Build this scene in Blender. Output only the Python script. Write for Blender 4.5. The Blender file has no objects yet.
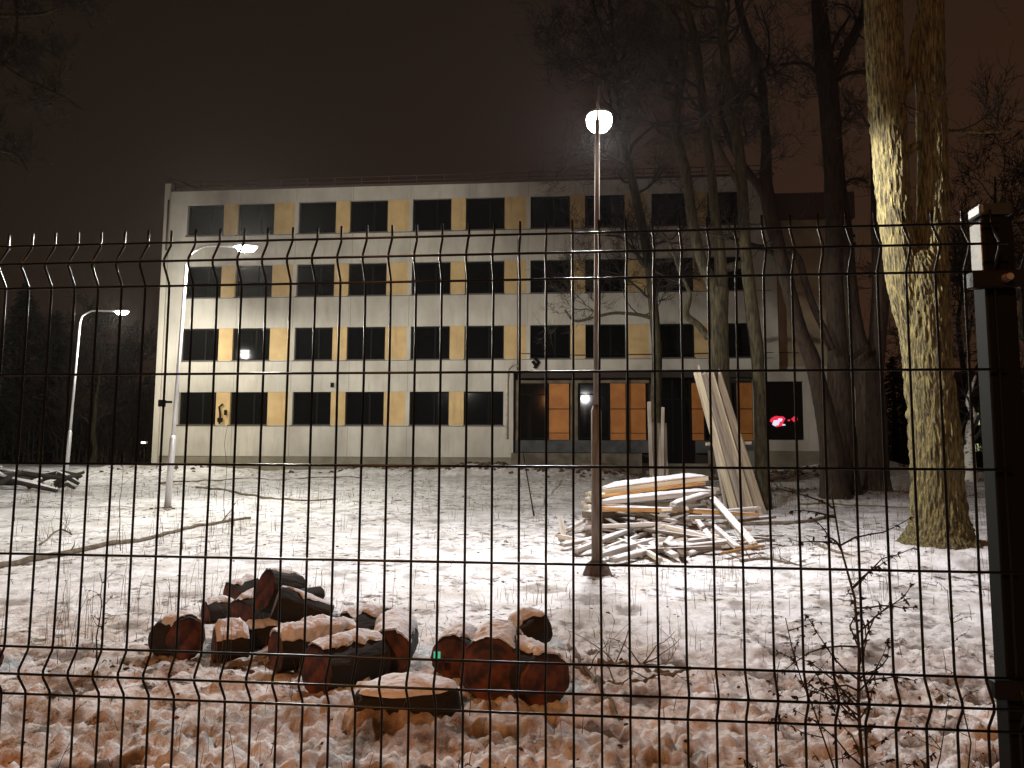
import bpy, math, random
import numpy as np
from mathutils import Vector, Matrix, Quaternion

random.seed(7)
rng = np.random.default_rng(11)
R = math.radians
sc = bpy.context.scene
COL = sc.collection

# ------------------------------------------------------------------ camera
cam_d = bpy.data.cameras.new("camera")
cam = bpy.data.objects.new("camera", cam_d)
COL.objects.link(cam)
cam.location = (0, 0, 1.6)
PITCH, ROLL, FPX = R(5.524), R(0.307), 761.7
cam.rotation_euler = (Matrix.Rotation(R(90) + PITCH, 3, 'X') @ Matrix.Rotation(ROLL, 3, 'Z')).to_euler()
cam_d.sensor_width = 36.0
cam_d.lens = 36.0 * FPX / 1024.0
cam_d.clip_start = 0.05
cam_d.clip_end = 800
sc.camera = cam
sc.render.resolution_x, sc.render.resolution_y = 1024, 768

# ------------------------------------------------------------------ night sky
world = bpy.data.worlds.new("World")
sc.world = world
world.use_nodes = True
wn = world.node_tree
for n in list(wn.nodes):
    wn.nodes.remove(n)
w_out = wn.nodes.new('ShaderNodeOutputWorld')
w_bg = wn.nodes.new('ShaderNodeBackground')
w_tc = wn.nodes.new('ShaderNodeTexCoord')
w_sep = wn.nodes.new('ShaderNodeSeparateXYZ')
wn.links.new(w_tc.outputs['Generated'], w_sep.inputs[0])


def wmath(op, a, b=None, clamp=False):
    n = wn.nodes.new('ShaderNodeMath')
    n.operation = op
    n.use_clamp = clamp
    for i, v in enumerate((a, b)):
        if v is None:
            continue
        if isinstance(v, (int, float)):
            n.inputs[i].default_value = v
        else:
            wn.links.new(v, n.inputs[i])
    return n.outputs[0]


def wramp(fac, stops):
    n = wn.nodes.new('ShaderNodeValToRGB')
    cr = n.color_ramp
    while len(cr.elements) > 1:
        cr.elements.remove(cr.elements[-1])
    cr.elements[0].position = stops[0][0]
    cr.elements[0].color = (*stops[0][1], 1)
    for p, c in stops[1:]:
        e = cr.elements.new(p)
        e.color = (*c, 1)
    wn.links.new(fac, n.inputs[0])
    return n.outputs[0]


# town glow: brighter towards the right and low over the horizon; extra fill glow added to the unseen sky behind the camera
side = wmath('MULTIPLY_ADD', w_sep.outputs[0], 0.5)
side.node.inputs[2].default_value = 0.5
sky_side = wramp(side, [(0.15, (0.0100, 0.0062, 0.0036)), (0.5, (0.0160, 0.0096, 0.0070)),
                        (0.68, (0.0250, 0.0122, 0.0072)), (0.85, (0.0235, 0.0110, 0.0052))])
up = wmath('ABSOLUTE', w_sep.outputs[2])
lowglow = wramp(up, [(0.0, (1.5, 1.42, 1.4)), (0.35, (1.0, 1.0, 1.0)), (0.75, (0.7, 0.72, 0.72))])
mul = wn.nodes.new('ShaderNodeMixRGB')
mul.blend_type = 'MULTIPLY'
mul.inputs[0].default_value = 1
wn.links.new(sky_side, mul.inputs[1])
wn.links.new(lowglow, mul.inputs[2])
back = wmath('MULTIPLY', w_sep.outputs[1], -1.0)
backc = wramp(back, [(0.0, (0, 0, 0)), (0.6, (0.022, 0.016, 0.012)), (1.0, (0.035, 0.025, 0.018))])
addn = wn.nodes.new('ShaderNodeMixRGB')
addn.blend_type = 'ADD'
addn.inputs[0].default_value = 1
wn.links.new(mul.outputs[0], addn.inputs[1])
wn.links.new(backc, addn.inputs[2])
wn.links.new(addn.outputs[0], w_bg.inputs['Color'])
w_bg.inputs['Strength'].default_value = 1.2
wn.links.new(w_bg.outputs[0], w_out.inputs[0])

vs = sc.view_settings
vs.view_transform = 'Standard'
vs.look = 'None'
vs.gamma = 1
vs.exposure = 0.0
vs.use_curve_mapping = False
sc.cycles.max_bounces = 6
sc.cycles.sample_clamp_indirect = 4.0
sc.cycles.use_denoising = True

# light powers (each lamp stands in its own builder)
I_MID = (480, 205)      # peak, nadir in W/sr
I_NEAR = (740, 200)
I_FAR = (230, 110)
P_WARM = 1050
P_WALL = 100


# ------------------------------------------------------------------ helpers
def ray(px, py):
    a, b = (px - 512) / FPX, -(py - 384) / FPX
    u = a * math.sin(ROLL) + b * math.cos(ROLL)
    x = a * math.cos(ROLL) - b * math.sin(ROLL)
    return Vector((x, math.cos(PITCH) - u * math.sin(PITCH), math.sin(PITCH) + u * math.cos(PITCH)))


def at(px, py, y):
    d = ray(px, py)
    return Vector((0, 0, 1.6)) + d * (y / d.y)


def hash3(ix, iy, iz, seed=0):
    h = (ix.astype(np.int64) * 374761393 + iy.astype(np.int64) * 668265263 + iz.astype(np.int64) * 2147483647 + seed * 974634777)
    h = (h ^ (h >> 13)) * 1274126177
    h = h ^ (h >> 16)
    return (h & 0xffffff) / float(0xffffff)


def noise(x, y, z=0.0, seed=0):
    x, y, z = np.broadcast_arrays(np.asarray(x, float), np.asarray(y, float), np.asarray(z, float))
    ix, iy, iz = np.floor(x), np.floor(y), np.floor(z)
    fx, fy, fz = x - ix, y - iy, z - iz
    fx, fy, fz = fx * fx * (3 - 2 * fx), fy * fy * (3 - 2 * fy), fz * fz * (3 - 2 * fz)
    r = 0
    for dx in (0, 1):
        for dy in (0, 1):
            for dz in (0, 1):
                w = (fx if dx else 1 - fx) * (fy if dy else 1 - fy) * (fz if dz else 1 - fz)
                r = r + w * hash3(ix + dx, iy + dy, iz + dz, seed)
    return r * 2 - 1


def fbm(x, y, z=0.0, oct=4, seed=0, gain=0.5):
    s, a = 0, 1.0
    for i in range(oct):
        s = s + a * noise(np.asarray(x) * 2 ** i, np.asarray(y) * 2 ** i, np.asarray(z) * 2 ** i, seed + i)
        a *= gain
    return s


def sm(a, b, v):
    t = np.clip((v - a) / (b - a), 0, 1)
    return t * t * (3 - 2 * t)


MOUNDS = [  # x, y, rx, ry, height
    (-16.9, 35.0, 2.6, 1.6, 0.40), (-13.5, 34.6, 2.5, 1.2, 0.25), (-5.0, 35.4, 3.0, .9, 0.35), (-1.0, 34.8, 2.0, .8, 0.5), (2.5, 34.0, 3.0, .8, 0.42),
    (-10.5, 27.0, 6.0, 3.0, -0.10), (16.0, 38.0, 3.6, 3.0, 1.1), (3.9, 12.9, 2.3, 1.6, .04), (-16.5, 24.5, 2.6, 1.6, .22),
    (-0.9, 4.75, .55, .35, .10), (0.2, 4.2, 1.2, .6, .05), (-1.2, 3.9, 0.9, .35, .06), (6.85, 12.3, 2.2, 1.4, .36),
    (10.5, 24.5, 3.5, 2.0, .20),
]


def ground(x, y):
    x = np.asarray(x, float)
    y = np.asarray(y, float)
    z = np.interp(y, [-20, 9, 12, 15, 20, 26, 33, 38, 60, 200], [0, 0, .04, .13, .37, .60, .87, 1.12, 1.25, 1.4]) - .0058 * np.clip(y, 0, 60)
    for mx, my, rx, ry, h in MOUNDS:
        z = z + h * np.exp(-((x - mx) / rx) ** 2 - ((y - my) / ry) ** 2)
    near = 1 - sm(6, 14, y)
    z = z + (1 - sm(3.8, 9, y)) * .035 * noise(x / .6, y / .45, 0, 12)
    z = z + 0.035 * fbm(x / 2.3, y / 1.9, 0, 3, 5) + 0.02 * fbm(x / .7, y / .6, 0, 2, 9)
    far = sm(26, 36, y)
    z = z + far * 0.07 * fbm(x / 1.2, y / .9, 0, 3, 21)
    # lumps, footprints and hollows of trodden snow, strongest near the fence
    w = 1 - sm(3.8, 9, y)
    amp = .011 + .032 * w + .012 * near
    cell = np.abs(fbm(x / .17, y / .13, 0, 3, 31))
    z = z + amp * (0.9 * cell - 0.3)
    z = z + (.008 + .022 * w) * (2 * np.abs(noise(x / .10, y / .08, 0, 44)) - .4) + (.004 + .017 * w) * (2 * np.abs(noise(x / .052, y / .045, 0, 46)) - .4) + (.001 + .004 * w) * noise(x / .03, y / .03, 0, 45)
    z = z + sm(16, 24, y) * .035 * np.abs(noise(x / .5, y / .35, 0, 61))
    foot = noise(x / .33 + 3.1, y / .28, 0, 77)
    z = z - (.01 + .05 * (1 - sm(4, 9, y))) * sm(.45, .8, foot)
    return z


def gz(x, y):
    return float(ground(np.array([x]), np.array([y]))[0])


def gat(px, py):
    """the ground point that the photograph shows at a pixel"""
    d = ray(px, py)
    t = 1.3 * 1.012 ** np.arange(385)
    for _ in range(2):
        z = 1.6 + d.z * t
        k = int(np.argmax(z <= ground(d.x * t, d.y * t)))
        k = max(k, 1)
        t = np.linspace(t[k - 1], t[k], 40)
    return Vector((0, 0, 1.6)) + d * float(t[20])


# ---- materials
MATS = {}


def mat(name, col, rough=.8, metal=0.0, noise_scale=None, col2=None, bump=0.0, bump_scale=30, stretch=None, emit=None, strength=0,
        spec=None, detail=6, lo=.35, hi=.65):
    if name in MATS:
        return MATS[name]
    m = bpy.data.materials.new(name)
    m.use_nodes = True
    nt = m.node_tree
    b = nt.nodes['Principled BSDF']
    b.inputs['Base Color'].default_value = (*col, 1)
    b.inputs['Roughness'].default_value = rough
    b.inputs['Metallic'].default_value = metal
    if spec is not None:
        b.inputs['Specular IOR Level'].default_value = spec
    if emit:
        b.inputs['Emission Color'].default_value = (*emit, 1)
        b.inputs['Emission Strength'].default_value = strength
    if noise_scale or bump:
        tc = nt.nodes.new('ShaderNodeTexCoord')
        mp = nt.nodes.new('ShaderNodeMapping')
        nt.links.new(tc.outputs['Object'], mp.inputs[0])
        if stretch:
            mp.inputs['Scale'].default_value = stretch
    if noise_scale:
        n = nt.nodes.new('ShaderNodeTexNoise')
        n.inputs['Scale'].default_value = noise_scale
        n.inputs['Detail'].default_value = detail
        nt.links.new(mp.outputs[0], n.inputs['Vector'])
        r = nt.nodes.new('ShaderNodeValToRGB')
        r.color_ramp.elements[0].position = lo
        r.color_ramp.elements[1].position = hi
        r.color_ramp.elements[0].color = (*col, 1)
        r.color_ramp.elements[1].color = (*(col2 or col), 1)
        nt.links.new(n.outputs['Fac'], r.inputs[0])
        nt.links.new(r.outputs[0], b.inputs['Base Color'])
    if bump:
        n2 = nt.nodes.new('ShaderNodeTexNoise')
        n2.inputs['Scale'].default_value = bump_scale
        n2.inputs['Detail'].default_value = 5
        nt.links.new(mp.outputs[0], n2.inputs['Vector'])
        bp = nt.nodes.new('ShaderNodeBump')
        bp.inputs['Strength'].default_value = bump
        bp.inputs['Distance'].default_value = .02
        nt.links.new(n2.outputs['Fac'], bp.inputs['Height'])
        nt.links.new(bp.outputs[0], b.inputs['Normal'])
    MATS[name] = m
    return m


def snow_ground_mat():
    m = bpy.data.materials.new("snow_ground")
    m.use_nodes = True
    nt = m.node_tree
    N, L = nt.nodes, nt.links
    b = N['Principled BSDF']
    tc = N.new('ShaderNodeTexCoord')

    def nz(scale, detail, vec=None, rough=.55):
        n = N.new('ShaderNodeTexNoise')
        n.inputs['Scale'].default_value = scale
        n.inputs['Detail'].default_value = detail
        n.inputs['Roughness'].default_value = rough
        L.new(vec or tc.outputs['Object'], n.inputs['Vector'])
        return n.outputs['Fac']

    def ramp(f, a, c, ca=(0, 0, 0, 1), cc=(1, 1, 1, 1)):
        r = N.new('ShaderNodeValToRGB')
        r.color_ramp.elements[0].position = a
        r.color_ramp.elements[1].position = c
        r.color_ramp.elements[0].color = ca
        r.color_ramp.elements[1].color = cc
        L.new(f, r.inputs[0])
        return r.outputs[0]

    def mix(f, a, c):
        x = N.new('ShaderNodeMixRGB')
        L.new(f, x.inputs[0]) if not isinstance(f, float) else setattr(x.inputs[0], 'default_value', f)
        for i, v in ((1, a), (2, c)):
            if isinstance(v, tuple):
                x.inputs[i].default_value = v
            else:
                L.new(v, x.inputs[i])
        return x.outputs[0]

    snow = mix(ramp(nz(1.4, 7, rough=.65), .40, .66), (.88, .88, .90, 1), (.60, .57, .53, 1))
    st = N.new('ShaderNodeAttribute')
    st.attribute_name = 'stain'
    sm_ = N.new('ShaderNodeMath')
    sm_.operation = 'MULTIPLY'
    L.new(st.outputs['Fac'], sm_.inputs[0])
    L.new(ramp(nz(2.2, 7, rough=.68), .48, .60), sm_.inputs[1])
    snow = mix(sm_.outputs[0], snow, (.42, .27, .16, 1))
    # grass and soil showing through thin snow: small flecks grouped by a large patch mask
    patch = ramp(nz(.45, 5), .40, .56)
    fleck = ramp(nz(5.0, 9, rough=.75), .51, .60)
    fleck2 = ramp(nz(26.0, 5, rough=.65), .60, .68)
    mm = N.new('ShaderNodeMath')
    mm.operation = 'MULTIPLY'
    L.new(patch, mm.inputs[0])
    L.new(fleck, mm.inputs[1])
    m2 = N.new('ShaderNodeMath')
    m2.operation = 'MULTIPLY'
    L.new(fleck2, m2.inputs[0])
    m2.inputs[1].default_value = .55
    m3 = N.new('ShaderNodeMath')
    m3.operation = 'MAXIMUM'
    L.new(mm.outputs[0], m3.inputs[0])
    L.new(m2.outputs[0], m3.inputs[1])
    soil = mix(ramp(nz(14, 3), .4, .6), (.045, .026, .015, 1), (.13, .08, .04, 1))
    geo = N.new('ShaderNodeAttribute')
    geo.attribute_name = 'dirt'
    m4 = N.new('ShaderNodeMath')
    m4.operation = 'MAXIMUM'
    L.new(m3.outputs[0], m4.inputs[0])
    dn = N.new('ShaderNodeMath')
    dn.operation = 'MULTIPLY'
    L.new(geo.outputs['Fac'], dn.inputs[0])
    L.new(ramp(nz(5.0, 7, rough=.7), .34, .48), dn.inputs[1])
    L.new(dn.outputs[0], m4.inputs[1])
    L.new(mix(m4.outputs[0], snow, soil), b.inputs['Base Color'])
    b.inputs['Roughness'].default_value = .75
    b.inputs['Specular IOR Level'].default_value = .25
    bp = N.new('ShaderNodeBump')
    bp.inputs['Strength'].default_value = .9
    bp.inputs['Distance'].default_value = .03
    L.new(nz(16, 9, rough=.68), bp.inputs['Height'])
    L.new(bp.outputs[0], b.inputs['Normal'])
    return m


# ---- mesh builder
class MB:
    def __init__(self):
        self.v, self.f, self.mi = [], [], []

    def add(self, vs_, fs, mi=0):
        o = len(self.v)
        self.v.extend([tuple(p) for p in vs_])
        self.f.extend([tuple(i + o for i in f) for f in fs])
        self.mi.extend([mi] * len(fs))

    def box(self, x0, x1, y0, y1, z0, z1, M=None, mi=0):
        vs_ = [Vector((x, y, z)) for z in (z0, z1) for y in (y0, y1) for x in (x0, x1)]
        if M is not None:
            vs_ = [M @ v for v in vs_]
        self.add(vs_, [(0, 2, 3, 1), (4, 5, 7, 6), (0, 1, 5, 4), (2, 6, 7, 3), (0, 4, 6, 2), (1, 3, 7, 5)], mi)

    def tube(self, pts, rad, sides=8, cap=True, mi=0, disp=None):
        P = np.array([tuple(p) for p in pts], float)
        n = len(P)
        rad = np.full(n, float(rad)) if not hasattr(rad, '__len__') else np.array(rad, float)
        T = np.empty_like(P)
        T[1:-1] = P[2:] - P[:-2]
        T[0] = P[1] - P[0]
        T[-1] = P[-1] - P[-2]
        T /= np.maximum(np.sqrt((T * T).sum(1)), 1e-9)[:, None]
        tl = T.tolist()
        ref = (0., 0., 1.) if abs(tl[0][2]) < .9 else (1., 0., 0.)
        a, b = tl[0], ref
        u = (a[1] * b[2] - a[2] * b[1], a[2] * b[0] - a[0] * b[2], a[0] * b[1] - a[1] * b[0])
        U = []
        for t in tl:
            dt = u[0] * t[0] + u[1] * t[1] + u[2] * t[2]
            u = (u[0] - t[0] * dt, u[1] - t[1] * dt, u[2] - t[2] * dt)
            ln = math.sqrt(u[0] ** 2 + u[1] ** 2 + u[2] ** 2) or 1e-9
            u = (u[0] / ln, u[1] / ln, u[2] / ln)
            U.append(u)
        U = np.array(U)
        W = np.cross(T, U)
        ang = np.arange(sides) * (2 * math.pi / sides)
        rr_ = rad[:, None] * (np.ones((n, sides)) if disp is None else 1 + np.array(disp))
        V = P[:, None, :] + (U[:, None, :] * np.cos(ang)[None, :, None] + W[:, None, :] * np.sin(ang)[None, :, None]) * rr_[:, :, None]
        o = len(self.v)
        self.v.extend(V.reshape(-1, 3).tolist())
        fa = (np.arange(n - 1)[:, None] * sides + np.arange(sides)[None, :] + o)
        fb = (np.arange(n - 1)[:, None] * sides + (np.arange(sides)[None, :] + 1) % sides + o)
        fs = np.stack([fa, fb, fb + sides, fa + sides], -1).reshape(-1, 4).tolist()
        self.f.extend(fs)
        k = len(fs)
        if cap:
            self.f.append(list(range(o, o + sides))[::-1])
            self.f.append([o + (n - 1) * sides + q for q in range(sides)])
            k += 2
        self.mi.extend([mi] * k)

    def build(self, name, m, parent=None, smooth=False, loc=None, rot=None):
        me = bpy.data.meshes.new(name)
        me.from_pydata(self.v, [], self.f)
        for x in (m if isinstance(m, (list, tuple)) else [m]):
            me.materials.append(x)
        if any(self.mi):
            me.polygons.foreach_set('material_index', self.mi)
        if smooth:
            me.polygons.foreach_set('use_smooth', [True] * len(me.polygons))
        me.update()
        o = bpy.data.objects.new(name, me)
        COL.objects.link(o)
        if parent:
            o.parent = parent
        if loc is not None:
            o.location = loc
        if rot is not None:
            o.rotation_euler = rot
        return o


def bevel(o, w=.01, seg=2):
    md = o.modifiers.new('bevel', 'BEVEL')
    md.width = w
    md.segments = seg
    md.limit_method = 'ANGLE'
    return o


def tag(o, label=None, cat=None, group=None, kind=None):
    if label:
        o['label'] = label
    if cat:
        o['category'] = cat
    if group:
        o['group'] = group
    if kind:
        o['kind'] = kind
    return o


def empty(name, loc=(0, 0, 0), rz=0):
    o = bpy.data.objects.new(name, None)
    o.empty_display_size = .2
    COL.objects.link(o)
    o.location = loc
    o.rotation_euler = (0, 0, rz)
    return o


def spline(pts, n):
    """Catmull-Rom through tuples, n samples per span"""
    P = [np.array(p, float) for p in pts]
    P = [2 * P[0] - P[1]] + P + [2 * P[-1] - P[-2]]
    out = []
    for i in range(1, len(P) - 2):
        for k in range(n):
            t = k / n
            out.append(0.5 * ((2 * P[i]) + (-P[i - 1] + P[i + 1]) * t + (2 * P[i - 1] - 5 * P[i] + 4 * P[i + 1] - P[i + 2]) * t * t
                              + (-P[i - 1] + 3 * P[i] - 3 * P[i + 1] + P[i + 2]) * t ** 3))
    out.append(P[-2])
    return out


def luminaire(name, loc, peak, nadir, color, parent, radius=.1, tilt=(0, 0), up=(.03, .20), side=1.0, soft_y=.0, back=1.0, fwd=1.0):
    """street luminaire with a batwing distribution (brightest towards the horizon, cut off above it);
    peak and nadir are intensities in W/sr"""
    o = light(name, 'POINT', loc, peak * 4 * math.pi, color, parent, shadow_soft_size=radius)
    d = o.data
    d.use_nodes = True
    nt = d.node_tree
    em = [n for n in nt.nodes if n.type == 'EMISSION'][0]
    geo = nt.nodes.new('ShaderNodeNewGeometry')
    dot = nt.nodes.new('ShaderNodeVectorMath')
    dot.operation = 'DOT_PRODUCT'
    ax = Vector((tilt[0], tilt[1], 1)).normalized()
    dot.inputs[1].default_value = ax
    nt.links.new(geo.outputs['Incoming'], dot.inputs[0])

    def m(op, a, b, c=None, clamp=False):
        n = nt.nodes.new('ShaderNodeMath')
        n.operation = op
        n.use_clamp = clamp
        for i, v in enumerate((a, b, c)):
            if v is None:
                continue
            if isinstance(v, (int, float)):
                n.inputs[i].default_value = v
            else:
                nt.links.new(v, n.inputs[i])
        return n.outputs[0]
    z = dot.outputs['Value']
    cc = m('MAXIMUM', m('MULTIPLY', z, -1.0), .2)
    g = math.log(peak / nadir) / math.log(5.0)
    down = m('POWER', m('DIVIDE', .2, cc), g)
    mr = nt.nodes.new('ShaderNodeMapRange')
    mr.interpolation_type = 'SMOOTHSTEP'
    sep = nt.nodes.new('ShaderNodeSeparateXYZ')
    nt.links.new(geo.outputs['Incoming'], sep.inputs[0])
    x2 = m('MULTIPLY', sep.outputs[0], sep.outputs[0])
    y2 = m('MULTIPLY', sep.outputs[1], sep.outputs[1])
    fy = m('DIVIDE', y2, m('ADD', m('ADD', x2, y2), .001))
    # the cut-off above the horizon is soft across the road (y) and hard along it (x)
    nt.links.new(m('MULTIPLY', z, m('MULTIPLY_ADD', fy, -soft_y, 1.0)), mr.inputs['Value'])
    mr.inputs['From Min'].default_value = up[0]
    mr.inputs['From Max'].default_value = up[1]
    mr.inputs['To Min'].default_value = 1
    mr.inputs['To Max'].default_value = 0
    out = m('MULTIPLY', down, mr.outputs[0])
    if side < 1:
        # the optics throw more light towards y than towards x
        az = m('MULTIPLY_ADD', fy, 1 - side, side)
        az = m('MAXIMUM', az, m('MULTIPLY', z, z))
        out = m('MULTIPLY', out, az)
    if back < 1:
        # dimming added towards the camera keeps part of the light off the foreground
        mb_ = nt.nodes.new('ShaderNodeMapRange')
        mb_.interpolation_type = 'SMOOTHSTEP'
        nt.links.new(sep.outputs[1], mb_.inputs['Value'])
        for k_, v_ in (('From Min', -.65), ('From Max', -.1), ('To Min', back), ('To Max', 1.0)):
            mb_.inputs[k_].default_value = v_
        out = m('MULTIPLY', out, mb_.outputs[0])
    if fwd < 1:
        mf_ = nt.nodes.new('ShaderNodeMapRange')
        mf_.interpolation_type = 'SMOOTHSTEP'
        nt.links.new(sep.outputs[1], mf_.inputs['Value'])
        for k_, v_ in (('From Min', .5), ('From Max', .88), ('To Min', 1.0), ('To Max', fwd)):
            mf_.inputs[k_].default_value = v_
        out = m('MULTIPLY', out, mf_.outputs[0])
    nt.links.new(out, em.inputs['Strength'])
    return o


def light(name, kind, loc, power, color, parent=None, target=None, **kw):
    d = bpy.data.lights.new(name, kind)
    d.energy = power
    d.color = color
    for k, v in kw.items():
        setattr(d, k, v)
    o = bpy.data.objects.new(name, d)
    COL.objects.link(o)
    o.location = loc
    if target is not None:
        o.rotation_euler = (Vector(target) - Vector(loc)).to_track_quat('-Z', 'Y').to_euler()
    if parent:
        o.parent = parent
        o.matrix_parent_inverse = Matrix.Identity(4)
        pl = parent.location
        o.location = Vector(loc) - pl
    return o


# ------------------------------------------------------------------ ground sheet
def build_ground():
    ys = list(np.arange(-16, 1.2, .4))
    y = 1.2
    while y < 170:
        ys.append(y)
        y += max(.016, .0075 * y)
    ys = np.array(ys)
    nc = 760
    u = np.linspace(-1, 1, nc)
    W = np.maximum(7.5, 1.05 * ys + 4)
    X = W[:, None] * u[None, :] * (0.55 + .45 * np.abs(u[None, :]))
    Y = np.repeat(ys[:, None], nc, 1)
    Z = ground(X, Y)
    nr = len(ys)
    co = np.stack([X, Y, Z], -1).reshape(-1, 3)
    a = (np.arange(nr - 1)[:, None] * nc + np.arange(nc - 1)[None, :]).ravel()
    quads = np.stack([a, a + 1, a + nc + 1, a + nc], -1)
    me = bpy.data.meshes.new('snowy_ground')
    me.vertices.add(len(co))
    me.vertices.foreach_set('co', co.ravel())
    me.loops.add(quads.size)
    me.loops.foreach_set('vertex_index', quads.ravel())
    me.polygons.add(len(quads))
    me.polygons.foreach_set('loop_start', np.arange(len(quads)) * 4)
    me.polygons.foreach_set('loop_total', np.full(len(quads), 4))
    me.polygons.foreach_set('use_smooth', np.ones(len(quads), bool))
    me.update()
    # where the snow has been dug up or trodden away
    x, yy = co[:, 0], co[:, 1]
    d = np.zeros(len(co))
    for mx, my, rx, ry, s in [(-16.9, 35.0, 2.0, 1.2, .8), (-3, 35.4, 5.5, .6, .9), (2, 34.6, 5, .8, 1.0), (9, 34, 9, 2.6, 1.0), (16, 38, 5, 4, .7),
                              (10, 25, 4.5, 2.2, .9), (4.2, 20.5, 2.6, 1.0, .6), (-8, 35.7, 5, .3, .6), (-2.3, 6.3, 1.3, .5, .55), (6.9, 12.1, .8, .4, .8),
                              (-1.5, 4.8, 1.2, .25, .5), (-3.3, 4.9, .6, .3, .5), (0.4, 4.4, .9, .2, .4), (1.3, 10.9, .35, .3, 1.0), (-15, 24.5, 3, 1, .6), (0, 2.6, 3, .35, .3), (-8.9, 19.9, .5, .25, 1.0), (2.6, 13.0, 1.2, .3, .5), (5.0, 13.2, .8, .3, .8)]:
        d = np.maximum(d, s * np.exp(-((x - mx) / rx) ** 2 - ((yy - my) / ry) ** 2))
    cell = np.abs(fbm(x / .17, yy / .13, 0, 3, 31))
    d = np.maximum(d, .85 * (1 - sm(.04, .30, cell)) * (1 - sm(3.5, 8, yy)) * sm(-.3, .4, noise(x / .8, yy / .6, 0, 91)))
    foot = noise(x / .33 + 3.1, yy / .28, 0, 77)
    d = np.maximum(d, .9 * sm(.42, .65, foot) * (1 - .5 * sm(4, 12, yy)))
    at_ = me.attributes.new('dirt', 'FLOAT', 'POINT')
    at_.data.foreach_set('value', np.clip(d, 0, 1).astype(np.float32))
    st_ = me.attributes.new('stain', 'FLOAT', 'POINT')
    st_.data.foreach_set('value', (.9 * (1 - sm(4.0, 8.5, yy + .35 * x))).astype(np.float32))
    me.materials.append(snow_ground_mat())
    o = bpy.data.objects.new('snowy_ground', me)
    COL.objects.link(o)
    tag(o, kind='structure')


build_ground()

# ------------------------------------------------------------------ the four-storey building
B_ROT = R(-5.2485)
bld = empty('office_building', (-17.11, 39.023, -.213), B_ROT)
tag(bld, 'four storey cream building with orange panels between its dark windows', 'building')
M_CREAM = mat('cream_render', (.27, .253, .22), .9, noise_scale=.9, col2=(.40, .378, .33), bump=.15, bump_scale=8, stretch=(1, 1, .35), detail=9, lo=.25, hi=.6)
def streaks(m, dark, amount=.55):
    """rain streaks and grime patches worked into a wall colour"""
    nt = m.node_tree
    b = nt.nodes['Principled BSDF']
    src = b.inputs['Base Color'].links[0].from_socket
    tc = nt.nodes.new('ShaderNodeTexCoord')
    fac = None
    for scl, sc2, lo, hi in (((1.0, 1.0, .10), 5.0, .50, .72), ((1, 1, 1), .55, .45, .75)):
        mp = nt.nodes.new('ShaderNodeMapping')
        mp.inputs['Scale'].default_value = scl
        nt.links.new(tc.outputs['Object'], mp.inputs[0])
        n = nt.nodes.new('ShaderNodeTexNoise')
        n.inputs['Scale'].default_value = sc2
        n.inputs['Detail'].default_value = 8
        n.inputs['Roughness'].default_value = .65
        nt.links.new(mp.outputs[0], n.inputs['Vector'])
        r = nt.nodes.new('ShaderNodeValToRGB')
        r.color_ramp.elements[0].position = lo
        r.color_ramp.elements[1].position = hi
        nt.links.new(n.outputs['Fac'], r.inputs[0])
        if fac is None:
            fac = r.outputs[0]
        else:
            a = nt.nodes.new('ShaderNodeMath')
            a.operation = 'MAXIMUM'
            nt.links.new(fac, a.inputs[0])
            nt.links.new(r.outputs[0], a.inputs[1])
            fac = a.outputs[0]
    k = nt.nodes.new('ShaderNodeMath')
    k.operation = 'MULTIPLY'
    k.inputs[1].default_value = amount
    nt.links.new(fac, k.inputs[0])
    mx = nt.nodes.new('ShaderNodeMixRGB')
    nt.links.new(k.outputs[0], mx.inputs[0])
    nt.links.new(src, mx.inputs[1])
    mx.inputs[2].default_value = (*dark, 1)
    nt.links.new(mx.outputs[0], b.inputs['Base Color'])


streaks(M_CREAM, (.17, .145, .11), .4)
M_ORANGE = mat('ochre_panel', (.37, .255, .115), .85, noise_scale=1.2, col2=(.46, .33, .16), detail=8)
streaks(M_ORANGE, (.20, .13, .06), .5)
M_DORANGE = mat('orange_board', (.26, .085, .010), .7, noise_scale=2, col2=(.34, .125, .018))
M_GLASS = mat('dark_window_glass', (.003, .0032, .0032), .05, spec=.35)
M_FRAME = mat('dark_window_frame', (.006, .0055, .005), .8, spec=.1)
M_SILL = mat('dark_sill', (.05, .04, .035), .6)
M_PLINTH = mat('grey_plinth', (.12, .105, .075), .9, noise_scale=1.5, col2=(.18, .16, .12), detail=8)
M_ROOF = mat('dark_roof_edge', (.06, .035, .028), .8)
M_SHADOWBOARD = mat('shadow_board', (.02, .013, .009), .9)
M_PIPE = mat('pale_pipe', (.42, .38, .32), .6, noise_scale=6, col2=(.30, .22, .15))
M_GREYSTRIP = mat('bluish_grey_render', (.03, .031, .032), .85, noise_scale=2, col2=(.06, .06, .06))
M_DARKIN = mat('dark_interior', (.02, .018, .016), .9)

ZT = 14.97
WH, WW, GAP, MOD = 1.666, 1.982, .7466, 6.025
mw = MB()
TOPZ = 15.70
# bands between the window rows
zs = [(ZT - 3.3 * k, ZT - 3.3 * k - WH) for k in range(4)]
SL, SM, SR = -.95, 17.25, 30.05
mw.box(SL, SR, 0, .45, zs[0][0], TOPZ)
mw.box(SL, SR, 0, .45, zs[1][0], zs[0][1])
mw.box(SL, SR, 0, .45, zs[2][0], zs[1][1])
mw.box(SL, SM, 0, .45, zs[3][0], zs[2][1])
mw.box(SM, SR, 0, .45, 6.02, zs[2][1])
mw.box(SL, SM, 0, .45, 1.82, zs[3][1])
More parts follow.
